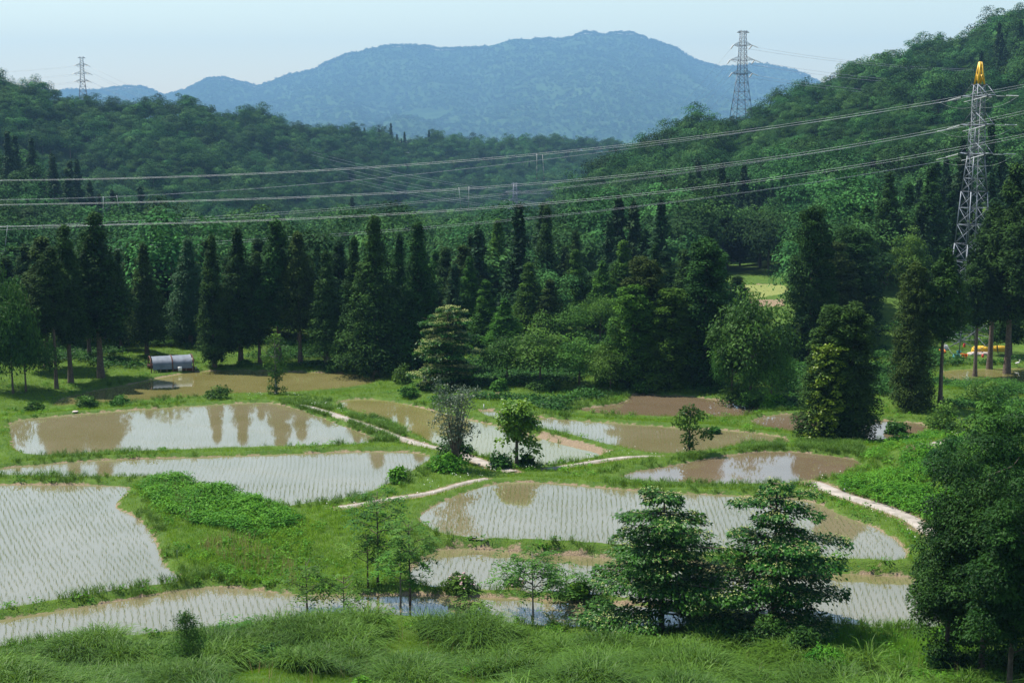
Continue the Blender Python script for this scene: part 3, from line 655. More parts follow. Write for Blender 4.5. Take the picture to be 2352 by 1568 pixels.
for a in [
 (1240,762,884,None,130,'round','leaf','rounded green broadleaf tree right of the tiered cream-flowered tree'),
 (1165,775,880,None,110,'mass','leaf_dark','dark leafy tree touching the right side of the tiered tree'),
 (1330,782,892,None,120,'round','leaf','leafy tree in the middle of the bushy mass before the conifers'),
 (1402,792,896,None,105,'mass','leaf','leafy tree at the right end of the bushy mass, left of the brown pond'),
 (1290,700,None,193,120,'wide','leaf','pale green tree showing between the vine-draped spires'),
 (1120,720,None,198,90,'mass','leaf','small bright tree behind the top of the tiered tree'),
 (1380,680,None,196,90,'wide','leaf','sunlit green tree behind the bushy mass left of the ivy columns'),
 (1722,688,930,None,165,'round','leaf_dark','big dense broadleaf tree below the yellow-green field'),
 (1680,760,925,None,90,'mass','leaf_dark','dark broadleaf tree on the left of the big dense one, over the brown pond'),
 (1770,800,935,None,110,'mass','leaf','bright leafy tree at the right foot of the big dense one, by the small pond'),
 (1830,770,None,175,80,'mass','leaf','leafy bush-like tree left of the great cedar pair'),
 (1746,487,None,312,112,'upright','leaf_dark','tall dark broadleaf tree beyond the yellow-green field'),
 (1805,512,None,320,90,'upright','leaf_dark','dark broadleaf tree at the right end of the field, behind the cedar column'),
 (1700,560,None,320,90,'round','leaf_dark','low dark tree on the far edge of the yellow-green field'),
 (2088,543,None,212,86,'upright','leaf','light green broadleaf tree above the slim cedar column on the green slope'),
 (30,655,905,None,120,'mass','leaf_dark','dark leafy tree at the left edge beside the cedar clump'),
 (60,740,900,None,110,'mass','leaf_dark','low dark leafy tree below the left-edge cedars'),
 (-20,600,890,None,120,'mass','leaf_dark','leafy tree cut by the left edge'),
 (410,725,None,200,90,'round','leaf','sunlit broadleaf tree glowing between the trunks right of the tunnel shed'),
 (370,770,None,196,70,'mass','leaf','sunlit bush-like tree right behind the tunnel shed'),
 (745,772,845,None,90,'wide','leaf','spreading leafy tree in the shade left of the biggest full cone'),
 (470,770,None,200,80,'mass','leaf','green tree in the gap right of the tunnel shed'),
 (2210,880,None,163,120,'mass','leaf','leafy tree below the bare trunks and pylon base'),
 (2290,870,None,154,140,'wide','leaf','spreading leafy tree at the right edge below the yellow tarpaulin'),
 (2190,930,None,146,130,'mass','leaf_dark','dark tree above the side road at the far right'),
 (2010,840,None,175,70,'mass','leaf','bright bush-like tree on the green slope behind the small pond'),
 (1560,740,None,184,60,'mass','leaf','leafy tree between the two ivy-draped columns'),
 (2050,880,None,165,80,'mass','leaf','leafy tree at the foot of the slim cedar column'),
 (2130,770,None,192,70,'mass','leaf','sunlit tree seen past the mop-headed cedar trunk'),
 (150,770,None,212,120,'mass','leaf_dark','shaded undergrowth tree deep behind the bare trunks of the left clump'),  # dark-leaved trees from here on, added to darken the lit lawn behind the trunks
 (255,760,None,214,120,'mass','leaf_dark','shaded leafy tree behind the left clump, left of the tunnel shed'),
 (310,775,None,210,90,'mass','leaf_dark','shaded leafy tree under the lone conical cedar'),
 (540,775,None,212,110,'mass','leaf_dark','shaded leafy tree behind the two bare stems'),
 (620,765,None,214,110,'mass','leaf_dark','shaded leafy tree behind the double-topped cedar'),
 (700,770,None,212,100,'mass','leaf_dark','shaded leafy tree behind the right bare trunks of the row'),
]: broad(*a)

# ------------------------------------------------------------------ single trees among the paddies and in the foreground
def hero(name, px, base, label, cat, group=None, Y=None, rot=0):
    x, y, z = spot(px, base, Y); e = empty(name, (x, y, z - .12), label, cat, group); e.rotation_euler = (0, 0, rot)
    PLACED.append((x, y, .5)); return e, y/F, at_y
def topz(e, top): return at_y(0, top, e.location.y)[2] - e.location.z
def dogwood(seed, H, base, Wd, tiers, leaf, dens, bl=.5, sym=1.0, shape=.6):
    """flat leafy tiers on level branches, cream flower plates on top"""
    rs = np.random.RandomState(seed); LP, LN, LD, BP, limbs = [], [], [], [], []
    for i in range(tiers):
        t = (i + .5*rs.rand())/tiers; z0 = base + (H - base)*t
        L0 = Wd*.5*((1 - t)**shape)*(.8 + .35*math.sin(i*2.1 + seed))*(1.0 if i else .85) + .25
        nb = rs.randint(5, 8); a0 = rs.rand()*6.28
        for b in range(nb):
            a = a0 + b*6.283/nb + rs.normal()*.25; L = L0*(.62 + .5*rs.rand()); dr = np.array([math.cos(a), math.sin(a), 0]); sd = np.array([-dr[1], dr[0], 0])
            rise = .16 + .10*rs.rand(); zb = z0 + rs.normal()*.12
            n = int(dens*L*(.5 + .28*L)); s = rs.rand(n)**.75*.86 + .14
            lat = rs.normal(size=n)*.30*L*np.sin(np.clip(s, 0, 1)*2.4)*.62
            P = np.array([0, 0, zb]) + dr*(s*L)[:, None] + sd*lat[:, None]
            P[:, 2] += rise*L*s - .20*L*s*s - .22*np.abs(lat)/(.3*L + .1)*.3 + rs.normal(size=n)*.07
            LP.append(P); LN.append(np.array([0, 0, 1]) + dr*.45 + rs.normal(size=(n, 3))*.42); LD.append(dr*.8 + sd*np.sign(lat)[:, None]*.6 + np.array([0, 0, -.75]) + rs.normal(size=(n, 3))*.4)
            k = rs.choice(n, int(n*bl*.22*(rs.rand() < .85)), replace=False) if n > 6 else []
            if len(k): BP.append(P[k] + np.array([0, 0, leaf*.55]))
            limbs.append((zb - rise*.1, a, L*.85, rise*.6, .022*L**.5 + .01))
    LP, LN, LD = np.concatenate(LP), np.concatenate(LN), np.concatenate(LD); s = .7 + .6*rs.rand(len(LP))
    V, Q = leaves(LP, unit(LN), LD, leaf*s, leaf*.58*s)
    B = np.concatenate(BP); nb = len(B); st = 4; BB = np.repeat(B, st, 0) + rs.normal(size=(nb*st, 3))*np.array([leaf*.35, leaf*.35, leaf*.10])
    bv, bq = leaves(BB, unit(np.array([0, 0, 1.]) + rs.normal(size=BB.shape)*.35), rs.normal(size=BB.shape), leaf*.42, leaf*.36)
    return (V, Q, rs.rand(len(LP))), (bv, bq, rs.rand(len(BB))), limbs
def compound(seed, H, base, Wd, nb, nf, leaf, rise=.5, pairs=6, top=1.0):
    """branches that end in drooping feather-shaped leaves"""
    rs = np.random.RandomState(seed); P, N, D, limbs = [], [], [], []
    for b in range(nb):
        t = (b + rs.rand())/nb; z0 = base + (H - base)*t*.88; a = b*2.4 + rs.normal()*.4
        L = Wd*.5*(1 - .62*t**1.6)*(.6 + .5*rs.rand()); rr = rise*(.6 + .8*rs.rand()); limbs.append((z0, a, L, rr, .020 + .008*L))
        dr = np.array([math.cos(a), math.sin(a), 0]); end = np.array([0, 0, z0])
        for f in range(nf):
            s = .45 + .55*(f + 1)/nf; o = end + dr*L*s + np.array([0, 0, rr*L*s**1.3]) + rs.normal(size=3)*.09*L
            fa = a + rs.normal()*1.1; fd = np.array([math.cos(fa), math.sin(fa), .25 + .3*rs.normal()]); fl = leaf*(2.6 + 1.6*rs.rand()); fs = np.array([-fd[1], fd[0], 0]); fs /= np.linalg.norm(fs)
            for q in range(pairs):
                u = (q + 1)/pairs; c = o + fd*fl*u + np.array([0, 0, -.55*fl*u*u])
                for sg in (-1, 1):
                    P.append(c); N.append(np.array([0, 0, 1.]) + fd*.3 + rs.normal(size=3)*.25); D.append(fs*sg + fd*.5 + np.array([0, 0, -.55]))
    P, N, D = np.array(P), np.array(N), np.array(D); s = .75 + .5*rs.rand(len(P))
    V, Q = leaves(P, unit(N), D, leaf*s, leaf*.40*s)
    return (V, Q, np.repeat(rs.rand(nb*nf), pairs*2)*.6 + .4*rs.rand(len(P))), limbs
def bush_data(seed, Wd, H, leaf, nc=26, nl=60, asp=.6, up=.6, droop=.2):
    rs = np.random.RandomState(seed); d = unit(rs.normal(size=(nc, 3))); d[:, 2] = np.abs(d[:, 2])
    C = d*np.array([Wd*.36, Wd*.36, H*.68])*(.45 + .55*rs.rand(nc))[:, None]; s = Wd*(.10 + .08*rs.rand(nc))
    R = np.stack([s*1.2, s*1.2, np.minimum(s, H*.34)], 1)
    return clump_leaves(rs, C, R, nl, leaf, leaf*asp, up=up, jit=.6, hemi=-.2, fill=.3, droop=droop)

# tiered cream-flowered tree before the cedars
e, k, _ = hero('dogwood_tree', 1030, 888, 'tiered dogwood covered in cream flower plates, standing before the dark cedars', 'tree', 'tiered dogwood trees')
H = topz(e, 702); cr, bl, lb = dogwood(3, H, .4, 176*k, 14, .30, 70, 1.1, shape=.24); tm = trunk_mesh(3, H*.9, .22, .01, lb)
tm.build('trunk', M['bark'], e); put('crown', cr, M['dogwood'], e); put('blossom', bl, M['blossom'], e); TREES.append((1030, 702, 80, e.location.y))
# two foreground dogwoods
for px, base, top, wd, sd, tr, lab in [(1519, 1447, 1110, 410, 21, 12, 'big foreground dogwood with drooping dark leaves, left of its taller flowering neighbour'),
                                       (1776, 1452, 1092, 440, 34, 11, 'big foreground dogwood with wide level tiers, the most plentiful cream flower plates')]:
    e, k, _ = hero('dogwood_tree', px, base, lab, 'tree', 'tiered dogwood trees')
    H = topz(e, top); cr, bl, lb = dogwood(sd, H, 1.0, wd*k, tr,   .21, 118, .26 if sd == 21 else .42, shape=.46)
    tm = trunk_mesh(sd, H*.94, .15, .012, lb); tm.build('trunk', M['bark'], e, smooth=True); put('crown', cr, M['dogwood'], e); put('blossom', bl, M['blossom'], e)
# feather-leaved saplings
for px, base, top, wd, sd, nb, nf, lean, lab in [
    (942, 1400, 1196, 140, 41, 15, 7, 0, 'slender sapling with a feathery crown on a tall bare dark stem'),
    (920, 1402, 1262, 110, 42, 10, 6, 0, 'leaning sapling with a pale stem beside the taller bare-stemmed one'),
    (868, 1345, 1122, 130, 43, 18, 8, 0, 'dense dark-leaved sapling rising from the green slope before the dirt path'),
    (845, 1352, 1222, 90, 44, 9, 6, 0, 'small yellow-green sapling at the foot of the green slope'),
    (706, 1412, 1284, 110, 45, 12, 7, 0, 'feather-leaved sapling over the front paddy, its top above the far bund'),
    (790, 1412, 1318, 130, 46, 11, 7, 0, 'low spreading feather-leaved sapling over the front paddy strip'),
    (1224, 1424, 1266, 180, 47, 18, 8, 0, 'bushy feather-leaved sapling with pale stems in the middle of the front paddy strip'),
    (1090, 1420, 1372, 90, 48, 6, 6, 0, 'low feathery shrub-like sapling rising from the tall grass, left of the bushy one'),
    (1300, 1378, 1318, 90, 49, 8, 6, 0, 'small feathery sapling on the bund behind the bushy one'),
    (545, 1470, 1428, 70, 50, 5, 6, 0, 'tiny feathery sapling poking from the tall grass at the left'),
    ]:
    e, k, _ = hero('sapling', px, base, lab, 'sapling', 'feather-leaved saplings')
    H = topz(e, top); cr, lb = compound(sd, H, H*{41: .52, 42: .5, 43: .4, 44: .4, 47: .35}.get(sd, .25), wd*k*1.05, int(nb*(1.0 if sd in (41, 43, 45, 46) else 1.25)), int(nf*(1.1 if sd in (41, 43, 45, 46) else 1.35)), .23)
    tm = trunk_mesh(sd, H*.97, .05 + .006*H, .02, lb, k=6); tm.build('trunk', M['pale_bark'] if sd in (42, 47) else M['bark'], e, smooth=True)
    put('crown', cr, M['leaf_dark'] if sd == 43 else M['leaf'], e)
# ivy-clad tree on the bund
e, k, _ = hero('ivy_clad_tree', 634, 906, 'ivy-clad tree with bare pale twigs on top, standing on the bund at the track', 'tree')
H = topz(e, 772); rs = np.random.RandomState(5)
tm = trunk_mesh(51, H*.97, .16, .02, [(H*.55, .1, 1.4, .5, .07), (H*.62, 3.0, 1.5, .75, .07), (H*.8, .6, .9, .8, .04), (H*.85, 2.4, .9, .9, .04), (H*.8, 4, .8, .9, .04)]); tm.build('trunk', M['pale_bark'], e, smooth=True)
C = np.array([[0,0,.5],[-.3,0,1.0],[.2,.1,1.6],[0,0,2.1],[-.4,0,2.6],[.3,0,3.0],[.8,0,2.6],[-.8,0,3.4],[0,0,3.5],[.9,.1,3.4],[-1.1,0,4.1],[.3,0,4.1],[-.3,.2,4.6],[1.2,0,3.8],[.1,0,5.1],[-.5,0,5.7],[.6,0,5.6],[.1,.2,6.0],[.7,0,.4],[-.5,.2,.4],[-.2,-.2,1.9],[.5,-.2,2.2]])*np.array([1,1,H/6.2])
put('ivy', clump_leaves(rs, C, np.full((len(C), 3), .55)*(.8 + .5*rs.rand(len(C), 1)), 75, .24, .17, jit=.6), M['leaf'], e)
# grey shrubby tree, bright yellow-green tree, small tree
e, k, _ = hero('grey_leaved_tree', 1046, 1078, 'thin grey-leaved tree with many bare forked stems beside the track', 'tree')
H = topz(e, 882); rs = np.random.RandomState(9); lb = []
tm = MB(); C = []
for q in range(13):
    a = q*2.4; ln = H*(.78 + .2*rs.rand()); sp = 1.0*rs.rand() + .5; u = np.linspace(0, 1, 7)[:, None]
    cv = np.array([math.cos(a), math.sin(a), 0])*sp*1.25*u**1.4 + np.array([0, 0, 1])*ln*u*.95 + rs.normal(size=(7, 3))*.05*u
    tm.tube(cv, .085*(1 - .85*u[:, 0]), 5, cap=False); C += [cv[3]+rs.normal(size=3)*.5, cv[4] + rs.normal(size=3)*.5, cv[5] + rs.normal(size=3)*.45, cv[6] + rs.normal(size=3)*.35]
tm.tube(np.array([[0,0,0],[0,0,1.0],[.05,0,1.8]]), [.26,.2,.13], 7); tm.build('trunk', M['bark'], e, smooth=True); C = np.array(C)
put('crown', clump_leaves(rs, C, np.full((len(C), 3), .62), 64, .19, .10, jit=.8, fill=.55), M['leaf_grey'], e)
e, k, _ = hero('maple_tree', 1187, 1072, 'bright yellow-green maple with a dark bare trunk in the middle of the paddies', 'tree')
H = topz(e, 913); rs = np.random.RandomState(10); Wd = 104*k
tm = trunk_mesh(10, H*.9, .17, .015, [(H*.36, .3, 1.3, .35, .06), (H*.42, 3.2, 1.2, .5, .06), (H*.5, 1.6, 1.2, .5, .06), (H*.55, 4.6, 1.2, .6, .06), (H*.62, 0, 1.2, .7, .05)]); tm.build('trunk', M['bark'], e, smooth=True)
C = []
for q in range(70):
    d = unit(rs.normal(size=(1, 3)))[0]; C.append(d*np.array([Wd*.40, Wd*.40, H*.30])*rs.rand()**.35 + np.array([0, 0, H*.66]))
C += [[1.25, 0, H*.33], [1.5, .2, H*.25], [1.0, 0, H*.40], [-1.2, 0, H*.36], [0, 0, H*.22], [1.35, 0, H*.18]]
C = np.array(C); put('crown', clump_leaves(rs, C, np.full((len(C), 3), .52)*np.array([1.15, 1.15, .75]), 62, .27, .20, up=.8, jit=.5, droop=.35), M['leaf_lime'], e)
e, k, _ = hero('young_broadleaf_tree', 1583, 1046, 'small open-crowned broadleaf tree on the bund between two paddies', 'tree')
H = topz(e, 934); rs = np.random.RandomState(12)
tm = trunk_mesh(12, H*.92, .11, .02, [(H*.4, .2, 1.5, .5, .04), (H*.5, 3.1, 1.2, .5, .04), (H*.65, 1.7, .8, .7, .03)]); tm.build('trunk', M['bark'], e, smooth=True)
C = np.array([[0,0,.95],[-.4,0,.88],[.4,.1,.86],[-.7,0,.78],[.7,0,.80],[0,.2,.74],[-.3,0,.62],[.3,0,.60],[-1.0,0,.70],[1.15,0,.48],[1.4,0,.42],[0,0,.48],[-.2,0,.35],[.2,0,.3],[0,0,.2],[1.0,0,.78]])*np.array([1,1,H])
put('crown', clump_leaves(rs, C, np.full((len(C), 3), .45), 62, .25, .17, jit=.55, droop=.4), M['leaf'], e)
# dark trees on the right bank
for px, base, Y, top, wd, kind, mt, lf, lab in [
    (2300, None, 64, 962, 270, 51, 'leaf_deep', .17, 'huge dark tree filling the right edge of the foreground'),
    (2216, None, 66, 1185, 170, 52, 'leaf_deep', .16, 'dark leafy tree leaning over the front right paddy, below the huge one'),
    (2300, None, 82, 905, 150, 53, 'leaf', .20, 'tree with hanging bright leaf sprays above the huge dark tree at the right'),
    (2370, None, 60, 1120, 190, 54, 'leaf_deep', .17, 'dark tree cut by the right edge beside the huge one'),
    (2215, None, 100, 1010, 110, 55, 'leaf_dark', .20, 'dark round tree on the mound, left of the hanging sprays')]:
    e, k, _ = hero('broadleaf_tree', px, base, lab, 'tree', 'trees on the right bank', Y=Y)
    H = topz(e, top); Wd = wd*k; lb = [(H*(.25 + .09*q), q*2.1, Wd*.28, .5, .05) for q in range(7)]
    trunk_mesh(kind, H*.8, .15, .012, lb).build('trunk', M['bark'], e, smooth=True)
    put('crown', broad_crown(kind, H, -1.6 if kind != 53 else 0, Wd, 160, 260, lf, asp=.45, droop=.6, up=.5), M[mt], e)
# vines hanging on the great cedar pair
for o in [o for o in COL.objects if o.get('label', '').startswith('ivy-hung left half')]:
    rs = np.random.RandomState(61); R0, H0 = CED['column'][1], CED['column'][0]; C = []
    for q in range(120):
        t = rs.rand()**1.3*.72; a = -math.pi*.5 - math.pi*.45*rs.rand() - o.rotation_euler.z + rs.normal()*.2; C.append([math.cos(a)*R0*(1 - t)**.27*1.0, math.sin(a)*R0*(1 - t)**.27*1.0, .3 + t*H0])
    put('vine', clump_leaves(rs, np.array(C), np.full((120, 3), .34), 26, .30, .22, up=.6, jit=.5, droop=.5), M['leaf_lime'], o)
# bushes
BUSH = [(80,943,48,22,'leaf','leftmost leafy bush on the bund of the upper paddy'),(200,938,54,30,'leaf','domed leafy bush, second on the bund of the upper paddy'),(276,934,50,26,'leaf','third bush on the bund of the upper paddy'),
 (500,916,64,26,'leaf','widest bush on the bund between the two upper paddies'),(766,852,38,20,'leaf','small bush on the far edge of the upper paddy, below the shaded cedars'),(562,842,44,16,'leaf','low bush at the foot of the bare trunks, behind the upper paddy'),
 (925,880,52,44,'leaf','tall leafy bush at the right tip of the upper paddy'),(940,912,46,30,'leaf','round bush just below the tall one at the tip of the upper paddy'),(905,862,46,28,'weeds','pale bush under the biggest full cone'),
 (1030,1084,92,52,'weeds','bright fern-like bush on the slope above the fork of the tracks'),(915,1108,52,36,'weeds','rounded bright bush at the right end of the long middle paddy'),(1045,1056,96,66,'leaf_dark','dark tangled bush under the grey-leaved tree'),
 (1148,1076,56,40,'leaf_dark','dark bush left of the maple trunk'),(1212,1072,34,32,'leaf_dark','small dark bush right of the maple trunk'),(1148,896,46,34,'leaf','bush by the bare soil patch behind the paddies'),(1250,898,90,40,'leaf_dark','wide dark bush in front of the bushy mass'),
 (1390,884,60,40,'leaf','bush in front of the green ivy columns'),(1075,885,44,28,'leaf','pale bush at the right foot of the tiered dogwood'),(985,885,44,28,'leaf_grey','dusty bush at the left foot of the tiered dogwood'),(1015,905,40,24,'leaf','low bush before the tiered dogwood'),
 (1378,1432,100,62,'leaf_dark','dark leafy bush over the front paddy, left of the dogwood trunk'),(1180,1352,50,24,'pinky','small bush with pale pink flowers on the bund of the lower paddy'),(1060,1350,90,28,'pinky','long low bush with pale pink flowers on the bund of the lower paddy'),
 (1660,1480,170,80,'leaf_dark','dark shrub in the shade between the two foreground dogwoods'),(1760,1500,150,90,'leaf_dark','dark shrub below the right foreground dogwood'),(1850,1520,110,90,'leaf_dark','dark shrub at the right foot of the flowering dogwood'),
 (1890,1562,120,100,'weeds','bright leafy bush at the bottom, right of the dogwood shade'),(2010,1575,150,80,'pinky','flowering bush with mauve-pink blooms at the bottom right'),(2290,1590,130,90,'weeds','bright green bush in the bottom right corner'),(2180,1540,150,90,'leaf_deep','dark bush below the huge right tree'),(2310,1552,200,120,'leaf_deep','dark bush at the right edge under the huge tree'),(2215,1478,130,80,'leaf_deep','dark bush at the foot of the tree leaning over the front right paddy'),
 (808,1590,90,110,'weeds','lime-tinted bush at the bottom edge'),(620,1530,110,50,'leaf_dark','dark low bush beside the lawn patch at the bottom'),(2062,1000,60,36,'leaf_dark','dark bush on the bank of the small pond'),
 (2160,985,110,60,'leaf','broad bush below the side road at the far right'),(1640,1000,30,20,'leaf_dark','small shrub beside the young broadleaf tree'),(1330,1372,60,40,'weeds','fresh green bush left of the dogwood shade'),
 (1480,900,60,30,'leaf','bush on the far shore of the brown pond'),(1690,930,110,52,'leaf_dark','dark wide bush at the foot of the big dense broadleaf tree'),(1735,938,90,46,'leaf','lighter bush in front of the big dense broadleaf tree'),(1780,940,70,34,'weeds','pale green bush at the narrow end of the brown pond'),(2260,930,120,70,'leaf','leafy bush under the bare cedar trunks at the right'),(2320,985,120,80,'leaf','leafy bush at the right edge above the dark tree')]
for n_, (px, base, wd, ht, mt, lab) in enumerate(BUSH):
    x, y, z = on_ground(px, base) if base < 1568 else spot(px, None, 55 if px < 1000 else 56)
    k = y/F; lf = .17 if y < 95 else .26
    mat = 'leaf' if mt == 'pinky' else mt
    d = bush_data(100 + n_, wd*k*1.1, ht*k*1.35, lf, 26, 60 if y > 95 else 90)
    if mt == 'pinky':
        e = empty('flowering_bush', (x, y, z - .05), lab, 'bush'); put('foliage', d, M[mat], e)
        rs = np.random.RandomState(n_); q = rs.choice(len(d[1]), 160); P = d[0][d[1][q, 2]] + np.array([0, 0, .05]); P = P[P[:, 2] > ht*k*.5]
        v, f = leaves(P, unit(rs.normal(size=P.shape) + np.array([0, -.4, 1.2])), rs.normal(size=P.shape), .13, .13); put('blossom', (v, f, rs.rand(len(f))), M['pink_blossom'], e)
    else:
        o = put('bush', d, M[mat], None); o.location = (x, y, z - .05); tagit(o, lab, 'bush')
    PLACED.append((x, y, wd*k*.3))
# willow-like shrub in the tall grass
e, k, _ = hero('willow_shrub', 432, 1560, 'fine-leaved willow-like shrub standing in the tall grass at the bottom left', 'shrub', Y=None)
H = topz(e, 1412); rs = np.random.RandomState(77); C = []
for q in range(80):
    t = rs.rand(); C.append([rs.normal()*.75*(1 - t*.85), rs.normal()*.75*(1 - t*.85), H*(.12 + .86*t)])
C = np.array(C); put('crown', clump_leaves(rs, C, np.full((len(C), 3), .36), 80, .15, .035, jit=.8, fill=.6), M['leaf'], e)
trunk_mesh(77, H*.95, .05, .02, [(H*.2 + .2*q, q*2.2, .9, .9, .02) for q in range(8)], k=6).build('trunk', M['bark'], e)

# ------------------------------------------------------------------ hill forest: nearest visible trees one by one, the rest as one mass
HB = []
def hill_mesh(name, crown, tmesh, mat):
    V, Q, r = crown; tv, tq = tmesh.arrays(); V2 = np.concatenate([V, tv]); Q2 = np.concatenate([Q, tq + len(V)])
    return mesh_np(name, V2, [Q2], [M[mat], M['bark']], midx=np.r_[np.zeros(len(Q), int), np.ones(len(tq), int)], rnd=np.r_[r, np.zeros(len(tq))])
for sd, (H, Wd, asp) in enumerate([(10, 11, .6), (11, 9.5, .6), (8.5, 12.5, .5), (12, 10.5, .6), (7.5, 9, .55)]):
    HB.append((H, hill_mesh('broadleaf', broad_crown(200 + sd, H, -.3, Wd, 34, 110, .44, asp=.65, up=.2, dome=True), trunk_mesh(sd, H*.6, .2, .01, k=5), 'leaf_hill')))
HC = []
for sd, (H, Rm, sh) in enumerate([(15, 2.3, .75), (17, 2.6, .8), (13, 2.1, .7)]):
    HC.append((H, hill_mesh('conifer', cedar_crown(300 + sd, H, .8, Rm, 90, 22, .6, shape=sh), trunk_mesh(sd, H*.7, .18, .005, k=5), 'cedar_hill')))
rs = np.random.RandomState(4)
cand = []
r = 194.0
while r < 1720:
    sp = 6.6 + .0040*r; n = int(.80*r/sp)
    a = -.40 + (np.arange(n) + rs.rand(n))*.80/n; rr_ = r + rs.rand(n)*sp
    cand.append(np.column_stack([rr_*np.sin(a), rr_*np.cos(a)])); r += sp
cand = np.concatenate(cand)
cx_, cy_ = cand[:, 0], cand[:, 1]; cz_ = height(cx_, cy_)
px_, py_ = proj(cx_, cy_, cz_)
bad = (np.abs(px_ - 1738) < 105) & (cy_ < 288) & (cx_ > 0) | ((cy_ < 220) & (px_ > 1950)) | ((cy_ < 196)) | ((px_ > 1990) & (px_ < 2060) & (cy_ < 226)) | ((px_ > 2130) & (cy_ < 208)) | ((np.abs(px_ - 1218) < 34) & (cy_ > 600) & (cy_ < 655)) | ((np.abs(px_ - 1184) < 24) & (cy_ > 940) & (cy_ < 980))
for (x, y, q) in PLACED:
    bad |= (cx_ - x)**2 + (cy_ - y)**2 < (q + 1.2)**2
con = vnoise(cx_, cy_, 75, 13) + .3*vnoise(cx_, cy_, 22, 14)
is_con = (con > np.where(cy_ > 900, 1.16, 1.04)) | ((cx_/cy_ < -.24) & (cy_ > 440) & (cy_ < 560) & (con > .5)) | ((cy_ < 300) & (cx_ < 30) & (con > 1.10)) | ((px_ > 2080) & (cy_ < 330) & (con > .45))
open_scrub = (fbm(cx_, cy_, 120, 19, 2) > .42)
order = np.argsort(np.hypot(cx_, cy_)); NB = 700
hor = np.full(NB, 9999.0); b0 = -200.0; bw = 4.0
def upd(px, top, hw, Hpx, cone):
    i0 = max(0, int((px - hw - b0)/bw)); i1 = min(NB - 1, int((px + hw - b0)/bw))
    if i1 < i0: return
    c = b0 + (np.arange(i0, i1 + 1) + .5)*bw; q = np.abs(c - px)/max(hw, 1)
    hor[i0:i1+1] = np.minimum(hor[i0:i1+1], top + (Hpx*.08 + Hpx*(q*.9 if cone else .35*q**2)))
pend = sorted(TREES, key=lambda t: t[3]); pi = 0; vis = []
for j in order:
    while pi < len(pend) and pend[pi][3] < cy_[j]:
        p = pend[pi]; upd(p[0], p[1], p[2], 18*F/p[3], True); pi += 1
    if bad[j]: continue
    if (abs(px_[j] - 1184) < 30 and 190 < cy_[j] < 965 and py_[j] - 13*F/cy_[j] < 510) or (abs(px_[j] - 1219) < 34 and 190 < cy_[j] < 640 and py_[j] - 11*F/cy_[j] < 560): continue
    c = bool(is_con[j]); v = rs.randint(3) if c else rs.randint(5); H = (HC if c else HB)[v][0]
    s = (.62 + .75*rs.rand()**1.5)*(1.0 if not open_scrub[j] or c else .6)*(1.05 if c else 1.22)
    px, top = proj(cx_[j], cy_[j], cz_[j] + H*s); hw = (2.4 if c else 5.2)*s*F/cy_[j]; Hpx = H*s*F/cy_[j]
    if px < -140 or px > 2500: continue
    i0 = max(0, int((px - hw*.6 - b0)/bw)); i1 = min(NB - 1, int((px + hw*.6 - b0)/bw))
    gap = hor[i0:i1+1].max() - top
    if gap > -14: vis.append((j, c, v, s, gap, px, top, Hpx))
    upd(px, top, hw*.8, Hpx, c)
print('forest visible', len(vis), 'of', len(cand))
def where(px, y, top):
    if y < 350:
        w = 'left of the tall lone cone' if px < 900 else 'behind the middle bushes' if px < 1420 else 'around the yellow-green field' if px < 1980 else 'around the yellow-tipped pylon'
        return 'on the valley floor ' + w
    if px < 430 and y < 600: return 'on the dark spur at the left, under the power lines'
    if px < 1150: return 'on the bluish left hill under the left pylon' if px < 430 else 'on the bluish hill below the far mountain'
    if px < 1500: return 'low on the right hill, near the valley pylon'
    if px < 1900: return 'on the right hill below the ridge pylon'
    return 'on the steep right hill behind the yellow-tipped pylon'
single, mass, nb_, nc_ = [], [], 0, 0
src = {}
for t in vis:
    j, c, v, s, gap, px, top, Hpx = t
    ok = gap > 4 and -20 < px < 2372
    if ok and (nc_ < 215 if c else nb_ < 225): single.append(t); nc_ += c; nb_ += (not c)
    else: mass.append(t)
for j, c, v, s, gap, px, top, Hpx in single:
    H, me = (HC if c else HB)[v]
    o = obj('cedar_tree' if c else 'broadleaf_tree', me, None, (cx_[j], cy_[j], cz_[j] - .3)); o.scale = (s, s, s*(.9 + .2*rs.rand())); o.rotation_euler = (0, 0, rs.rand()*6.28)
    big = 'tall' if s > 1.02 else 'low'; w = where(px, cy_[j], top)
    tagit(o, f"{big} {'pointed conifer' if c else 'rounded broadleaf tree'} {w}", 'cedar tree' if c else 'tree', f"{'conifers' if c else 'broadleaf trees'} {w}")
    src.setdefault((c, v), o)
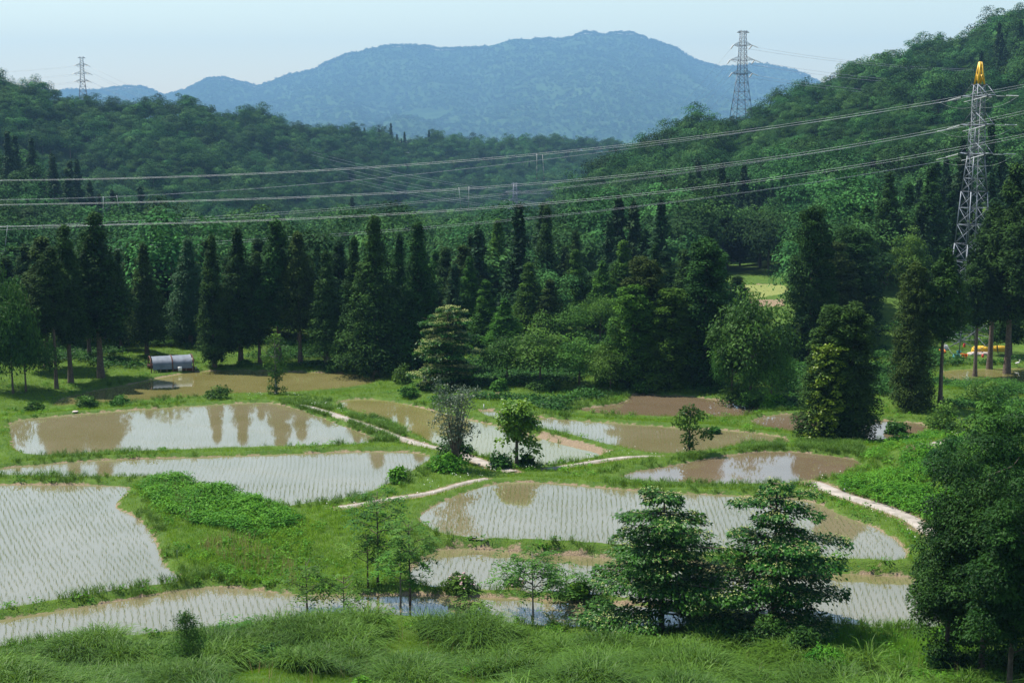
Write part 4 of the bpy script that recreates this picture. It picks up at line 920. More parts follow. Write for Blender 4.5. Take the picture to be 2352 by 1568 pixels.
def forest_mass(name, pts, scl, rot, idx, sources, label):
    me = bpy.data.meshes.new(name); me.from_pydata([tuple(p) for p in pts], [], [])
    for nm, ty, arr in (('scl', 'FLOAT', scl), ('rot', 'FLOAT', rot), ('idx', 'INT', idx)):
        a = me.attributes.new(nm, ty, 'POINT'); a.data.foreach_set('value', np.asarray(arr, np.float32 if ty == 'FLOAT' else np.int32))
    o = obj(name, me); tagit(o, label, 'forest', kind='stuff')
    g = bpy.data.node_groups.new(name, 'GeometryNodeTree'); N, L = g.nodes, g.links
    g.interface.new_socket('Geometry', in_out='INPUT', socket_type='NodeSocketGeometry'); g.interface.new_socket('Geometry', in_out='OUTPUT', socket_type='NodeSocketGeometry')
    gi = N.new('NodeGroupInput'); go = N.new('NodeGroupOutput'); iop = N.new('GeometryNodeInstanceOnPoints'); jg = N.new('GeometryNodeJoinGeometry')
    for s_ in sources:
        oi = N.new('GeometryNodeObjectInfo'); oi.inputs['Object'].default_value = s_; oi.transform_space = 'ORIGINAL'
        g2 = N.new('GeometryNodeGeometryToInstance'); L.new(oi.outputs['Geometry'], g2.inputs[0]); L.new(g2.outputs[0], jg.inputs[0])
    def attr(nm, ty):
        a = N.new('GeometryNodeInputNamedAttribute'); a.data_type = ty; a.inputs['Name'].default_value = nm; return a.outputs[0]
    cxyz = N.new('ShaderNodeCombineXYZ'); L.new(attr('rot', 'FLOAT'), cxyz.inputs[2])
    L.new(gi.outputs[0], iop.inputs['Points']); L.new(jg.outputs[0], iop.inputs['Instance']); iop.inputs['Pick Instance'].default_value = True
    L.new(attr('idx', 'INT'), iop.inputs['Instance Index']); L.new(cxyz.outputs[0], iop.inputs['Rotation']); L.new(attr('scl', 'FLOAT'), iop.inputs['Scale'])
    L.new(iop.outputs[0], go.inputs[0])
    m = o.modifiers.new('forest', 'NODES'); m.node_group = g; return o
keys = [k for k in [(False, v) for v in range(5)] + [(True, v) for v in range(3)] if k in src]
for cc, nm, lab in ((False, 'broadleaf_forest', 'dense broadleaf forest covering the hills around the valley'), (True, 'conifer_forest', 'dark conifer stands scattered through the hill forest')):
    mm = [t for t in mass if bool(t[1]) == cc]; ks = [src[k] for k in keys if k[0] == cc]
    P = np.array([(cx_[t[0]], cy_[t[0]], cz_[t[0]] - .3) for t in mm])
    forest_mass(nm, P, [t[3] for t in mm], rs.rand(len(mm))*6.28, rs.randint(0, len(ks), len(mm)), ks, lab)
# crowns of the forest on the far mountain
n = 36000; u = rs.rand(n); bx = -.345 + .75*rs.rand(n); by = MK*(4300 + (MD - 4300)*u**.75)
rid = rs.rand(n) < .14; by = np.where(rid, MK*(MD - 25*rs.rand(n)), by); mx = bx*by; mz = h_mtn(mx, by); keep = vnoise(mx, by, 420, 71) > .08
P = np.column_stack([mx, by, mz - 2])[keep]; bks = [src[k] for k in keys if not k[0]]
forest_mass('mountain_forest', P, 1.2 + 1.3*rs.rand(len(P))**2, rs.rand(len(P))*6.28, rs.randint(0, len(bks), len(P)), bks, 'hazy forest cover of the far mountain')

# ------------------------------------------------------------------ rice seedlings
ROWS = {'A': ((478,887),(615,871)), 'B': ((188,975),(330,1024)), 'C': ((705,1060),(698,1140)), 'D': ((34,1148),(160,1353)), 'E': ((492,1360),(512,1415)), 'F': ((1222,1120),(1216,1220)), 'G': ((1958,1326),(2002,1422)), 'H': ((1152,1000),(1150,1040)), 'I': ((1459,985),(1463,1020)), 'M': ((1690,672),(1760,662)), 'N': ((2180,855),(2235,874))}
def blades(P, h, w, lean, rs, seg=1):
    """one bent blade per row of P (base points)"""
    n = len(P); a = rs.rand(n)*6.283; d = np.stack([np.cos(a), np.sin(a), np.zeros(n)], 1); a2 = rs.rand(n)*6.283
    sd = np.stack([np.cos(a2), np.sin(a2), np.zeros(n)], 1)*(np.broadcast_to(w, (n,))[:, None]*.5); h = np.broadcast_to(h, (n,))[:, None]; ln = np.broadcast_to(lean, (n,))[:, None]
    if seg == 1:
        V = np.stack([P - sd, P + sd, P + d*h*ln + np.array([0, 0, 1])*h], 1).reshape(-1, 3)
        return V, [np.arange(n*3).reshape(-1, 3)]
    rows = []
    for t, wf in ((0, .7), (.4, 1.0), (.75, .7)):
        c = P + d*h*ln*(t**2.0) + np.array([0, 0, 1])*h*(t - .38*ln*t**3); rows += [c - sd*wf, c + sd*wf]
    rows.append(P + d*h*ln*1.12 + np.array([0, 0, 1])*h*(1 - .55*ln))
    V = np.stack(rows, 1).reshape(-1, 3); b = (np.arange(n)*7)[:, None]
    return V, [np.concatenate([b + [0,1,3,2], b + [2,3,5,4]]), b + [4,5,6]]
rs = np.random.RandomState(15); RP = []
for k, ((ax, ay), (bx, by)) in ROWS.items():
    z, poly = PADW[k]; a = np.array(on_z(ax, ay, z)[:2]); b = np.array(on_z(bx, by, z)[:2]); d = (b - a)/np.linalg.norm(b - a); nn = np.array([-d[1], d[0]])
    s = (poly - a) @ d; t = (poly - a) @ nn; ss = np.arange(s.min(), s.max(), .21); tt = np.arange(t.min(), t.max(), .36 if k in 'DEG' else .34)
    Sg, Tg = np.meshgrid(ss, tt); Sg = Sg + rs.normal(size=Sg.shape)*.035; wig = .10*np.sin(Sg*.35 + 1.3) + .16*fbm(Sg, Tg*.25, 7, 5, 2); Tg = Tg + wig + rs.normal(size=Tg.shape)*.045
    P = a + Sg.reshape(-1, 1)*d + Tg.reshape(-1, 1)*nn
    sd = sdist(k, P[:, 0], P[:, 1]); P = P[(sd < -.55) & (rs.rand(len(P)) < .80 + .5*fbm(P[:, 0], P[:, 1], 2.2, 8, 2))]
    RP.append(np.column_stack([P, np.full(len(P), z - .01)]))
RP = np.concatenate(RP); B_ = np.repeat(RP, 3, 0) + rs.normal(size=(len(RP)*3, 3))*np.array([.022, .022, 0])
V, fc = blades(B_, .14 + .10*rs.rand(len(B_)), np.where(np.repeat(RP[:, 1], 3) > 104, .0055, .015), .25*rs.rand(len(B_)), rs)
tagit(obj('rice_seedlings', mesh_np('rice_seedlings', V, fc, M['rice'], rnd=rs.rand(len(B_)))), 'rows of thin young rice seedlings standing in the flooded paddies', 'rice', kind='stuff')
print('rice', len(RP))

# ------------------------------------------------------------------ grass and weeds
def inpx(poly, px, py): return inside(np.array(poly, float), px, py)
rs = np.random.RandomState(16); n = 260000
Y = 44 + (204 - 44)*rs.rand(n)**1.2; X = (rs.rand(n)*2 - 1)*(.385*Y + 3)
sd, zz, idx = pad_near(X, Y); pdst = path_dist(X, Y); Z = height(X, Y); PX, PY = proj(X, Y, Z)
HUMP = [(300,1112),(420,1100),(640,1172),(760,1165),(880,1195),(930,1260),(935,1345),(690,1352),(560,1340),(430,1300),(370,1200)]
MOUND = [(1925,1118),(1960,1070),(2010,1030),(2080,1010),(2330,990),(2340,1260),(2150,1225),(2040,1165),(1950,1140)]
LAWN = [[(835,1462),(930,1448),(1030,1470),(1040,1520),(930,1545),(840,1535)],[(480,1552),(560,1530),(700,1540),(860,1556),(900,1575),(840,1640),(480,1640)],[(1165,1500),(1270,1495),(1280,1530),(1180,1545)],[(1000,1560),(1330,1540),(1330,1600),(1000,1600)]]
lawn = np.zeros(n, bool)
for p in LAWN: lawn |= inpx(p, PX, PY)
front = (Y < 82) & (sd > .35) & (PY > np.interp(PX, [-100, 0, 400, 800, 1100, 1450, 1700], [1522, 1512, 1482, 1446, 1460, 1478, 1500]))
MARSH = [(1880,1440),(2240,1440),(2240,1545),(1900,1530)]; marsh = inpx(MARSH, PX, PY)
front &= ~marsh
dry = np.zeros(n, bool)
for p in DIRTPOLY: dry |= inside(p, X, Y)
ok = (sd > .10) & ((pdst > .0) | (pdst > -.25) & (rs.rand(n) < .3)) & ~(dry & (rs.rand(n) < .93))
hump = inpx(HUMP, PX, PY); mound = inpx(MOUND, PX, PY)
patch = fbm(X, Y, 5, 61, 3)
def grass(name, P, per, h, w, lean, mat, seg, spread, label, tone=None, cat='grass'):
    m = len(P); B = np.repeat(P, per, 0) + rs.normal(size=(m*per, 3))*np.array([spread, spread, 0]); hh = np.repeat(np.broadcast_to(h, (m,)), per)*(.55 + .7*rs.rand(m*per))
    V, fc = blades(B, hh, w, lean*(.3 + rs.rand(m*per)), rs, seg)
    t = np.clip(np.repeat(fbm(P[:, 0], P[:, 1], 2.5, 33, 3)*.5 + .5, per)*.7 + .3*rs.rand(m*per), 0, 1)
    r_ = t if seg == 1 else np.concatenate([t, t, t])
    return tagit(obj(name, mesh_np(name, V, fc, M[mat], rnd=r_)), label, cat, kind='stuff')
PT = np.column_stack([X, Y, Z - .02])
s = ok & (~front | (rs.rand(n) < .12)) & ~marsh & (~hump | (rs.rand(n) < .25)) & (rs.rand(n) < .75)
grass('short_grass', PT[s], 5, .13 + .10*np.maximum(0, patch[s]*2) + .0012*Y[s], .022 + 0.0, .5, 'grass', 1, .10, 'short bright grass on the bunds and verges between the paddies')
s = ok & (front & lawn | (rs.rand(n) < .05) & front)
grass('short_grass', PT[s], 14, .14, .018, .5, 'grass', 1, .12, 'mown mossy grass in the open patches at the bottom')
s = ok & (hump | mound) & (rs.rand(n) < np.where(hump, .75, .4))
grass('meadow_grass', PT[s], 7, .42 + .28*patch[s], .022, .6, 'meadow', 2, .16, 'knee-high lush grass on the green slope and the mound')
tus = ok & ~front & ~hump & (sd < 2.2) & (fbm(X, Y, 9, 71, 2) > .22) & (rs.rand(n) < .16)
for x0, x1, y0, y1 in [(1700,1800,1015,1040),(1830,1985,1015,1050),(770,805,1008,1022),(1560,1620,1045,1062),(640,760,915,960),(800,930,955,1015)]:
    tus |= ok & (PX > x0) & (PX < x1) & (PY > y0) & (PY < y1) & (rs.rand(n) < .5)
grass('tussock_grass', PT[tus], 16, .62 + .3*patch[tus], .026, .75, 'tall_grass', 2, .10, 'dark grass tussocks along the bunds and the track')
s = ok & marsh & (rs.rand(n) < .6)
grass('marsh_grass', PT[s], 6, .55, .02, .45, 'meadow', 2, .15, 'thin yellowish marsh grass and reeds at the lower right')
s = front & ok & ~lawn & (rs.rand(n) < .14) & ~((PX > 1850) & (rs.rand(n) < .8))
print('tall', s.sum())
big = np.clip(fbm(X, Y, 3.2, 47, 2)*1.6 + .4, 0, 1)
grass('tall_grass', PT[s], 85, .65 + 1.05*big[s], .045, 1.15, 'tall_grass', 2, .20, 'tall arching grass in big tufts covering the bank at the bottom')
s = ok & inpx([(440,1210),(560,1235),(680,1310),(690,1345),(560,1320),(470,1270),(400,1180),(330,1120),(420,1105),(480,1130)], PX, PY) & (rs.rand(n) < .25) & (patch > -.1) | front & (rs.rand(n) < .012)
grass('seed_heads', PT[s], 3, .85, .035, .2, 'seed', 1, .12, 'tan grass seed heads on the slope beside the lower left paddy')
# broad-leaved weeds
s = ok & ~lawn & (rs.rand(n) < np.where(mound, .10, np.where(hump, .10, np.where(front & (PX > 1500), .35, np.where(marsh, .02, .035))))) & ((patch > 0) | mound)
C = PT[s] + np.array([0, 0, .16]); V, Q, r_ = clump_leaves(rs, C, np.tile([.30, .30, .22], (len(C), 1))*(.6 + .8*rs.rand(len(C), 1)), 20, .17, .10, up=.9, jit=.5, hemi=-.1)
print('weeds', len(C)); tagit(obj('weeds', mesh_np('weeds', V, [Q], M['weeds'], rnd=r_)), 'broad-leaved weeds among the grass', 'weeds', kind='stuff')
# ferns on the humps
FERN = [(325,1112),(420,1100),(500,1118),(640,1172),(700,1200),(600,1240),(520,1215),(440,1200),(360,1165)]
s = ok & (sd > .5) & (inpx(FERN, PX, PY) | mound & (patch > .05)) & (rs.rand(n) < .22)
C = PT[s] + np.array([0, 0, .30]); V, Q, r_ = clump_leaves(rs, C, np.tile([.55, .55, .42], (len(C), 1))*(.5 + .8*rs.rand(len(C), 1)), 60, .22, .08, up=.8, jit=.5, hemi=-.1, droop=.3)
print('ferns', len(C)); tagit(obj('ferns', mesh_np('ferns', V, [Q], M['weeds'], rnd=r_)), 'bright feathery ferns heaped on the slope and the mound', 'ferns', kind='stuff')
# undergrowth along the forest edge
s = ok & (Y > 140) & ~((X < -8) & (Y < 178)) & (sd > 1.6) & (PY < 945) & (rs.rand(n) < .22) & ~dry
s &= (fbm(X, Y, 7, 91, 3) > -.02)
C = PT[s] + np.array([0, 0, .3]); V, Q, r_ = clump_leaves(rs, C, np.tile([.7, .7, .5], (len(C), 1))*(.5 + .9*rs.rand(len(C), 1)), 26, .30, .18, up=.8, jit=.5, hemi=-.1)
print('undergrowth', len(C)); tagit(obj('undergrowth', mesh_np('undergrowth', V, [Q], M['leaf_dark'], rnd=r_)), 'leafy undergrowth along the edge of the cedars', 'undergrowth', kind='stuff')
# small pale wild flowers along the track
s = ok & ~front & (rs.rand(n) < .018) & ((np.abs(pdst) < 1.6) | (np.abs(PX - 620) < 70) & (np.abs(PY - 900) < 14))
C = np.repeat(PT[s], 3, 0) + rs.normal(size=(s.sum()*3, 3))*.15 + np.array([0, 0, .38]); v, f = leaves(C, unit(rs.normal(size=C.shape) + np.array([0, -.4, 1.5])), rs.normal(size=C.shape), .09, .09)
tagit(obj('wildflowers', mesh_np('wildflowers', v, [f], M['white_blossom'], rnd=rs.rand(len(f)))), 'tiny pale wildflowers along the tracks', 'wildflowers', kind='stuff')

# ------------------------------------------------------------------ pylons and power lines
def lattice(mb, z0, z1, w0, w1, n, t, leg, horiz=True):
    """square tapering body from z0 to z1 with n crossed panels on each face"""
    c = [(-1,-1),(1,-1),(1,1),(-1,1)]
    f = np.linspace(0, 1, n + 1)**.92
    zs = z0 + (z1 - z0)*f; ws = w0 + (w1 - w0)*f
    pt = lambda i, k: np.array([c[k][0]*ws[i]/2, c[k][1]*ws[i]/2, zs[i]])
    for k in range(4):
        mb.bar(pt(0, k), pt(n, k), leg)
        for i in range(n):
            mb.bar(pt(i, k), pt(i+1, (k+1) % 4), t); mb.bar(pt(i, (k+1) % 4), pt(i+1, k), t)
            if horiz: mb.bar(pt(i, k), pt(i, (k+1) % 4), t)
        mb.bar(pt(n, k), pt(n, (k+1) % 4), t)
def arm(mb, z, half, w, hgt, t, side):
    """pointed crossarm along local x"""
    tip = np.array([side*half, 0, z + hgt*.15])
    for sy in (-1, 1):
        a = np.array([side*w/2, sy*w/2, z]); b = np.array([side*w/2, sy*w/2, z + hgt]); mb.bar(a, tip, t); mb.bar(b, tip, t*.8)
        for q in (.25, .5, .75):
            p = a + (tip - a)*q; r_ = b + (tip - b)*q; mb.bar(p, r_, t*.6); mb.bar(p, b + (tip - b)*max(0, q - .25), t*.6)
    for q in (.25, .5, .75):
        mb.bar(np.array([side*w/2, -w/2, z])*(1-q) + tip*q, np.array([side*w/2, w/2, z])*(1-q) + tip*q, t*.6)
    return tip
def insulator(mb, a, b, n, r):
    a = np.array(a, float); b = np.array(b, float); u = np.linspace(0, 1, n*3 + 1); rad = np.where(np.arange(len(u)) % 3 == 1, r, r*.25)
    mb.tube(a + (b - a)*u[:, None], rad, 6)
def sag(a, b, s, n=24):
    u = np.linspace(0, 1, n)[:, None]; p = np.array(a)*(1-u) + np.array(b)*u; p[:, 2] -= s*4*u[:, 0]*(1 - u[:, 0]); return p
LINE_ENDS = {}
def ridge_pylon(key, px, top, base_py, Y, rot, label, mat, scale_t=1.0, nin=8, group='lattice pylons on the hills'):
    x, y, zt = at_y(px, top, Y); zb = at_y(px, base_py, Y)[2]; Hh = zt - zb
    e = empty('pylon', (x, y, zb), label, 'pylon', group); e.rotation_euler = (0, 0, rot); R = Hh
    lv = [.51, .66, .825]; half = [.125, .148, .112]; t = R*.0030*scale_t; leg = R*.0058*scale_t
    b = MB(); lattice(b, 0, R*.50, R*.20, R*.088, 5, t, leg); lattice(b, R*.50, R*.985, R*.088, R*.055, 10, t, leg*.85, False); b.build('tower_body', mat, e)
    tips = []
    for l_, h_ in zip(lv, half):
        m = MB(); w = R*(.088 - (l_ - .50)*.068)
        for sd_ in (-1, 1): tips.append(arm(m, R*l_, R*h_, w, R*.045, t*.9, sd_))
        for sy in (-1, 1): m.bar((-w/2, sy*w/2, R*l_), (w/2, sy*w/2, R*l_), t*.9)
        m.build('crossarm', mat, e)
    m = MB()
    for sd_ in (-1, 1): arm(m, R*.965, R*.075, R*.056, R*.03, t*.9, sd_)
    m.build('earth_wire_arm', mat, e)
    LINE_ENDS[key] = [Vector((x, y, zb)) + Vector((math.cos(rot)*p[0] - math.sin(rot)*p[1], math.sin(rot)*p[0] + math.cos(rot)*p[1], p[2])) for p in tips] + [Vector((x, y, zb + R*.985))]
    return e, R
eL, RL = ridge_pylon('left', 187, 130, 246, 1040, .35, 'lattice pylon on the left hill crest against the sky', M['dark_steel'], 1.0)
eR, RR = ridge_pylon('ridge', 1707, 69, 274, 668, .25, 'lattice pylon on the crest of the right hill against the sky', M['dark_steel'], .9)
eV, RV = ridge_pylon('valley', 1183, 419, 542, 960, .2, 'pale lattice pylon down in the wooded valley', M['steel'], 1.3)
LINES = 'power line wires'
def wire(name, pts, r, mat, label, group=LINES):
    mb = MB(); mb.tube(np.array(pts), r, 4); o = mb.build(name, mat); return tagit(o, label, 'power line', group)
def strings(e_parent, key, idx, target, ln, mat, nd=9, r=.16):
    """a strain insulator from an arm tip towards a target; returns its outer end"""
    a = LINE_ENDS[key][idx]; d = (Vector(target) - a).normalized(); b = a + d*ln + Vector((0, 0, -ln*.35))
    return a, b
def hang(e, key, specs, ln, r):
    m = MB(); inv = e.matrix_world.inverted() if False else None; out = []
    ca, sa = math.cos(-e.rotation_euler.z), math.sin(-e.rotation_euler.z)
    loc = lambda p: ((p.x - e.location.x)*ca - (p.y - e.location.y)*sa, (p.x - e.location.x)*sa + (p.y - e.location.y)*ca, p.z - e.location.z)
    for idx, tgt in specs:
        a, b = strings(e, key, idx, tgt, ln, None); insulator(m, loc(a), loc(b), 8, r); out.append(b)
    m.build('insulator_string', M['porcelain'], e); return out
V_ = LINE_ENDS['valley']
far_left = [Vector(at_y(-500, py, 1200)) for py in (163, 163, 182, 182, 204, 204)]
oL1 = hang(eL, 'left', [(i_, far_left[5 - i_]) for i_ in range(6)], RL*.06, RL*.008)
oL2 = hang(eL, 'left', [(i_, V_[i_]) for i_ in range(6)], RL*.06, RL*.008)
hv = hang(eV, 'valley', [(i_, LINE_ENDS['left'][i_]) for i_ in range(6)], RV*.07, RV*.008)
far_right = [Vector(at_y(px, py, 620)) for px, py in ((2700,215),(2700,205),(2700,190),(2700,180),(2700,152),(2700,146))]
oR1 = hang(eR, 'ridge', [(i_, far_right[i_]) for i_ in range(6)], RR*.07, RR*.008)
oR2 = hang(eR, 'ridge', [(i_, V_[i_]) for i_ in range(6)], RR*.07, RR*.008)
for i_ in range(6):
    wire('power_line', sag(far_left[5 - i_], oL1[i_], 5), .045, M['thin_wire'], 'thin wire running left from the pylon on the left hill crest', 'wires leaving the left pylon leftwards')
    wire('power_line', sag(oL2[i_], hv[i_], 14), .05, M['thin_wire'], 'thin wire sagging from the left pylon down to the valley pylon', 'wires between left pylon and valley pylon')
    wire('power_line', sag(oR1[i_], far_right[i_], 6), .045, M['thin_wire'], 'thin wire running right from the pylon on the right hill crest', 'wires leaving the ridge pylon rightwards')
    wire('power_line', sag(oR2[i_], V_[i_], 22), .04, M['thin_wire'], 'thin wire sagging from the ridge pylon down to the valley pylon', 'wires between ridge pylon and valley pylon')
# the near pylon with the yellow tip
PYY = 190.0
x, y, zt = at_y(2252, 143, PYY); zb = hz(x, y); Hn = zt - zb
e = empty('pylon', (x, y, zb - .2), 'tall grey lattice pylon with a yellow-painted tip among the right-hand cedars', 'pylon', 'lattice pylons on the hills'); e.rotation_euler = (0, 0, .24)
zl = lambda py: at_y(2252, py, PYY)[2] - zb + .2
b = MB(); k = PYY/F
zs_ = [(zl(815), 118*k), (zl(690), 82*k), (zl(560), 62*k), (zl(440), 47*k), (zl(357), 30*k)]
for (z0, w0), (z1, w1) in zip(zs_[:-1], zs_[1:]): lattice(b, z0 - (.4 if w0 > 6 else 0), z1, w0*.88, w1*.88, 3, .055, .13)
lattice(b, zl(357), zl(290), 28*k, 24*k, 4, .05, .11); lattice(b, zl(290), zl(195), 24*k, 17*k, 6, .05, .11)
b.build('tower_body', M['steel'], e)
b = MB(); lattice(b, zl(195) + .02, zl(143), 16*k, 4*k, 2, .08, .17, False); b.build('yellow_tip', M['yellow_paint'], e)
NEAR = []
for py in (222, 288, 354):
    m = MB(); z = zl(py)
    for sd_ in (-1, 1):
        tip = np.array([0, sd_*3.1, z + .1]); w = 26*k
        for sx in (-1, 1):
            m.bar((sx*w*.62, sd_*w*.45, z), tip + np.array([sx*.5, 0, 0]), .10); m.bar((sx*w*.45, sd_*w*.45, z + 1.6), tip + np.array([sx*.5, 0, 0]), .09); m.bar((sx*w*.62, sd_*w*.45, z), (-sx*w*.45, sd_*w*.45, z + 1.6), .09)
        m.bar(tip - np.array([.55, 0, 0]), tip + np.array([.55, 0, 0]), .12)
    m.bar((-w*.62, -w*.45, z), (w*.62, -w*.45, z), .13); m.bar((-w*.62, w*.45, z), (w*.62, w*.45, z), .13)
    m.build('crossarm', M['steel'], e)
    for sd_ in (-1, 1):
        m = MB(); a = np.array([-.6, sd_*3.1, z]); a2 = np.array([.6, sd_*3.1, z])
        m.tube([a + np.array([-2.0, 0, -.5]), a + np.array([-3.4, 0, -.78])], .045, 6); insulator(m, a + np.array([-.2, 0, -.05]), a + np.array([-2.0, 0, -.5]), 11, .11)
        m.tube([a2, a2 + np.array([1.5, 0, -.02])], .045, 6); insulator(m, a2 + np.array([1.5, 0, .05]), a2 + np.array([3.3, 0, 0]), 11, .11)
        m.tube(sag(a + np.array([-3.2, 0, -.75]), a2 + np.array([3.2, 0, 0]), 1.1, 12), .012, 4)
        m.build('insulator_string', M['porcelain'], e)
b = MB(); b.tube([(-2.9, -3.2, zl(225)), (-2.75, -3.1, zl(500)), (-2.7, -3.0, zl(800))], .02, 4); b.tube([(-.5, -1.2, zl(225)), (-.8, -2.2, zl(800))], .018, 4); b.build('hanging_rope', M['thin_wire'], e)
# long lines crossing the picture
def crossing(pts, y0, y1, r, mat, label, group):
    a = np.array(pts, float); px = np.linspace(a[0, 0] - (60 if a[0, 0] < 5 else 0), a[-1, 0] + (90 if a[-1, 0] > 2340 else 0), 40); c = np.polyfit(a[:, 0], a[:, 1], 3)
    yy = np.interp(px, [0, 2352], [y0, y1]); wire('power_line', [at_y(u, np.polyval(c, u), v) for u, v in zip(px, yy)], r, mat, label, group)
THK = [('top', [(0,414),(560,399),(1000,371.5),(1400,338),(1750,292),(2252,212),(2352,195)]), ('middle', [(0,469.5),(560,458.5),(800,446.5),(1170,423),(1540,389),(1900,344),(2352,254)]), ('bottom', [(0,519.5),(560,507.5),(1000,484.5),(1400,451.5),(1700,414),(2100,363),(2352,305)])]
for nm, p in THK:
    for q in (0, 1): crossing([(u, v + q*(1.6 + 4.2*u/2352)) for u, v in p], 200, 166, .012, M['wire'], f'{nm} pair of bright wires crossing the whole view', f'{nm} pair of bright crossing wires')
THN = [('upper', [(0,458),(267,453),(804,411),(1282,366),(1607,323),(1895,270),(2207,231)]), ('middle', [(0,521),(279,509),(804,475.5),(1122,446),(1607,396),(1895,343),(2207,294)]), ('lower', [(0,577),(273,566),(804,536),(1260,493),(1585,458),(1895,417),(2207,361)])]
for nm, p in THN:
    for q in (0, 1): crossing([(u, v + q*(7 if nm != 'upper' else 1.5)*(1 - u/2300)) for u, v in p], 235, 192, .011, M['thin_wire'], f'{nm} pair of dull thin wires ending at the yellow-tipped pylon', f'{nm} pair of dull thin wires')
for u, (va, vb), du, lab in [(1233, (355, 411), 0, 'black and white spacer rod between the top and middle wires, mid-view'), (1246, (356, 410), 4, 'slim grey spacer rod just right of the black and white one'), (1077, (430, 476), -1, 'spacer rod between the middle and bottom wires left of the valley pylon'), (1054, (432, 478), 5, 'thin slanted spacer rod left of another, near the valley pylon'),
                             (237, (453, 496), 0, 'upright spacer rod on the lower left wires'), (268, (450, 481), 6, 'slanted spacer rod on the left wires beside the upright one'), (17, (519, 577), -6, 'slanted spacer rod at the left edge under the bottom wires')]:
    a = np.array(at_y(u, va, 186)); c = np.array(at_y(u + du, vb, 186)); e = empty('spacer_rod', tuple(c), lab, 'spacer rod', 'spacer rods on the wires')
    m = MB(); m.tube([a - c, (a - c)*.5], .032, 6); m.tube([(a - c)*1.0 + np.array([0,0,.06]), (a - c)*.97], .07, 6); m.build('upper_rod', M['porcelain'], e)
    m = MB(); m.tube([(a - c)*.5, a*0], .036, 6); m.tube([(a - c)*.03, a*0 - np.array([0,0,.06])], .07, 6); m.build('lower_rod', M['dark_steel'], e)

# ------------------------------------------------------------------ tunnel shed and small things
M['tarp'] = plain('grey_tarpaulin', (.15,.175,.215), (.10,.12,.15), 1.1, .75, bump=.4)  # grey darkened to stand in for tree shade on the shed
M['rust'] = plain('rusty_steel', (.11,.035,.02), (.07,.025,.017), 3, .85)
M['wood'] = plain('weathered_wood', (.22,.17,.12), (.13,.10,.07), 3, .85)
M['white_wall'] = plain('white_panel', (.72,.72,.69), (.6,.6,.58), 2, .7)
x0, y0, z0 = on_ground(335, 858); x1, y1, z1 = on_ground(436, 852)
L = math.hypot(x1 - x0, y1 - y0); ang = math.atan2(y1 - y0, x1 - x0)
e = empty('tunnel_shed', ((x0 + x1)/2, (y0 + y1)/2 + 1.6, min(z0, z1) - .1), 'tunnel-shaped shed under grey tarpaulin with rusty hoops, at the forest edge', 'shed'); e.rotation_euler = (0, 0, ang - .10)
k = y0/F; topv = at_y(385, 823, y0)[2] - z0; r = 1.7; hb = topv - 1.05
arc = [(r*math.cos(t)*1.0, hb + 1.05*max(0, math.sin(t))**.85 if math.sin(t) > 0 else hb) for t in np.linspace(math.pi, 0, 15)]
def hoop(mb, xa, xb, off, sc):
    V = [(X, yy*sc, hb + (zz - hb)*sc + off) for X in (xa, xb) for yy, zz in arc]; n = len(arc); mb.add(V, [(i, i+1, n+i+1, n+i) for i in range(n-1)])
for nm, xa, xb in (('tarpaulin', -L/2 + .35, -.05), ('tarpaulin', .12, L/2 - .3)):
    m = MB(); xs_ = np.linspace(xa, xb, 14); V = []; n = len(arc)
    rs = np.random.RandomState(3)
    for X in xs_:
        w = 1 + .006*rs.normal(); V += [(X, yy*w - (0), zz*w + .012*rs.normal()) for yy, zz in [(-r*1.02, hb - .38)] + arc + [(r*1.02, hb - .38)]]
    n = len(arc) + 2; Q = [(a*n + i, a*n + i + 1, (a+1)*n + i + 1, (a+1)*n + i) for a in range(len(xs_)-1) for i in range(n-1)]; m.add(V, Q); m.build(nm, M['tarp'], e, smooth=True)
for X in (-L/2 + .15, .03, L/2 - .14):
    m = MB(); m.tube([(X, -r*1.04, 0)] + [(X, yy*1.04, hb + (zz - hb)*1.04) for yy, zz in arc] + [(X, r*1.04, 0)], .07, 6); m.build('hoop', M['rust'], e)
m = MB(); V = [(L/2 - .05, yy*.98, zz - .02) for yy, zz in arc]; c = len(V); V.append((L/2 - .05, 0, hb)); m.add(V, [(i, i+1, c, c) for i in range(c-1)])
fe = [(i, i+1, c) for i in range(c-1)]; obj('end_sheet', mesh_np('end_sheet', np.array(V), [np.array(fe)], M['white_wall']), e)
m = MB(); m.box((L/4, -r*.9, hb*.42), (L/2 - .3, .06, hb*.75)); m.box((-L/4, r*.95, hb*.45), (L/2, .06, hb*.8)); m.build('side_board', M['rust'], e)
m = MB()
for q in range(7): m.tube([(-L/2 + .5 + q*L/7, -r, -.2), (-L/2 + .5 + q*L/7, -r, hb - .3)], .06, 6)
m.build('post', M['wood'], e)
m = MB(); m.box((.9, -r - .15, hb*.5), (.5, .08, .6)); m.build('white_panel', M['white_wall'], e)
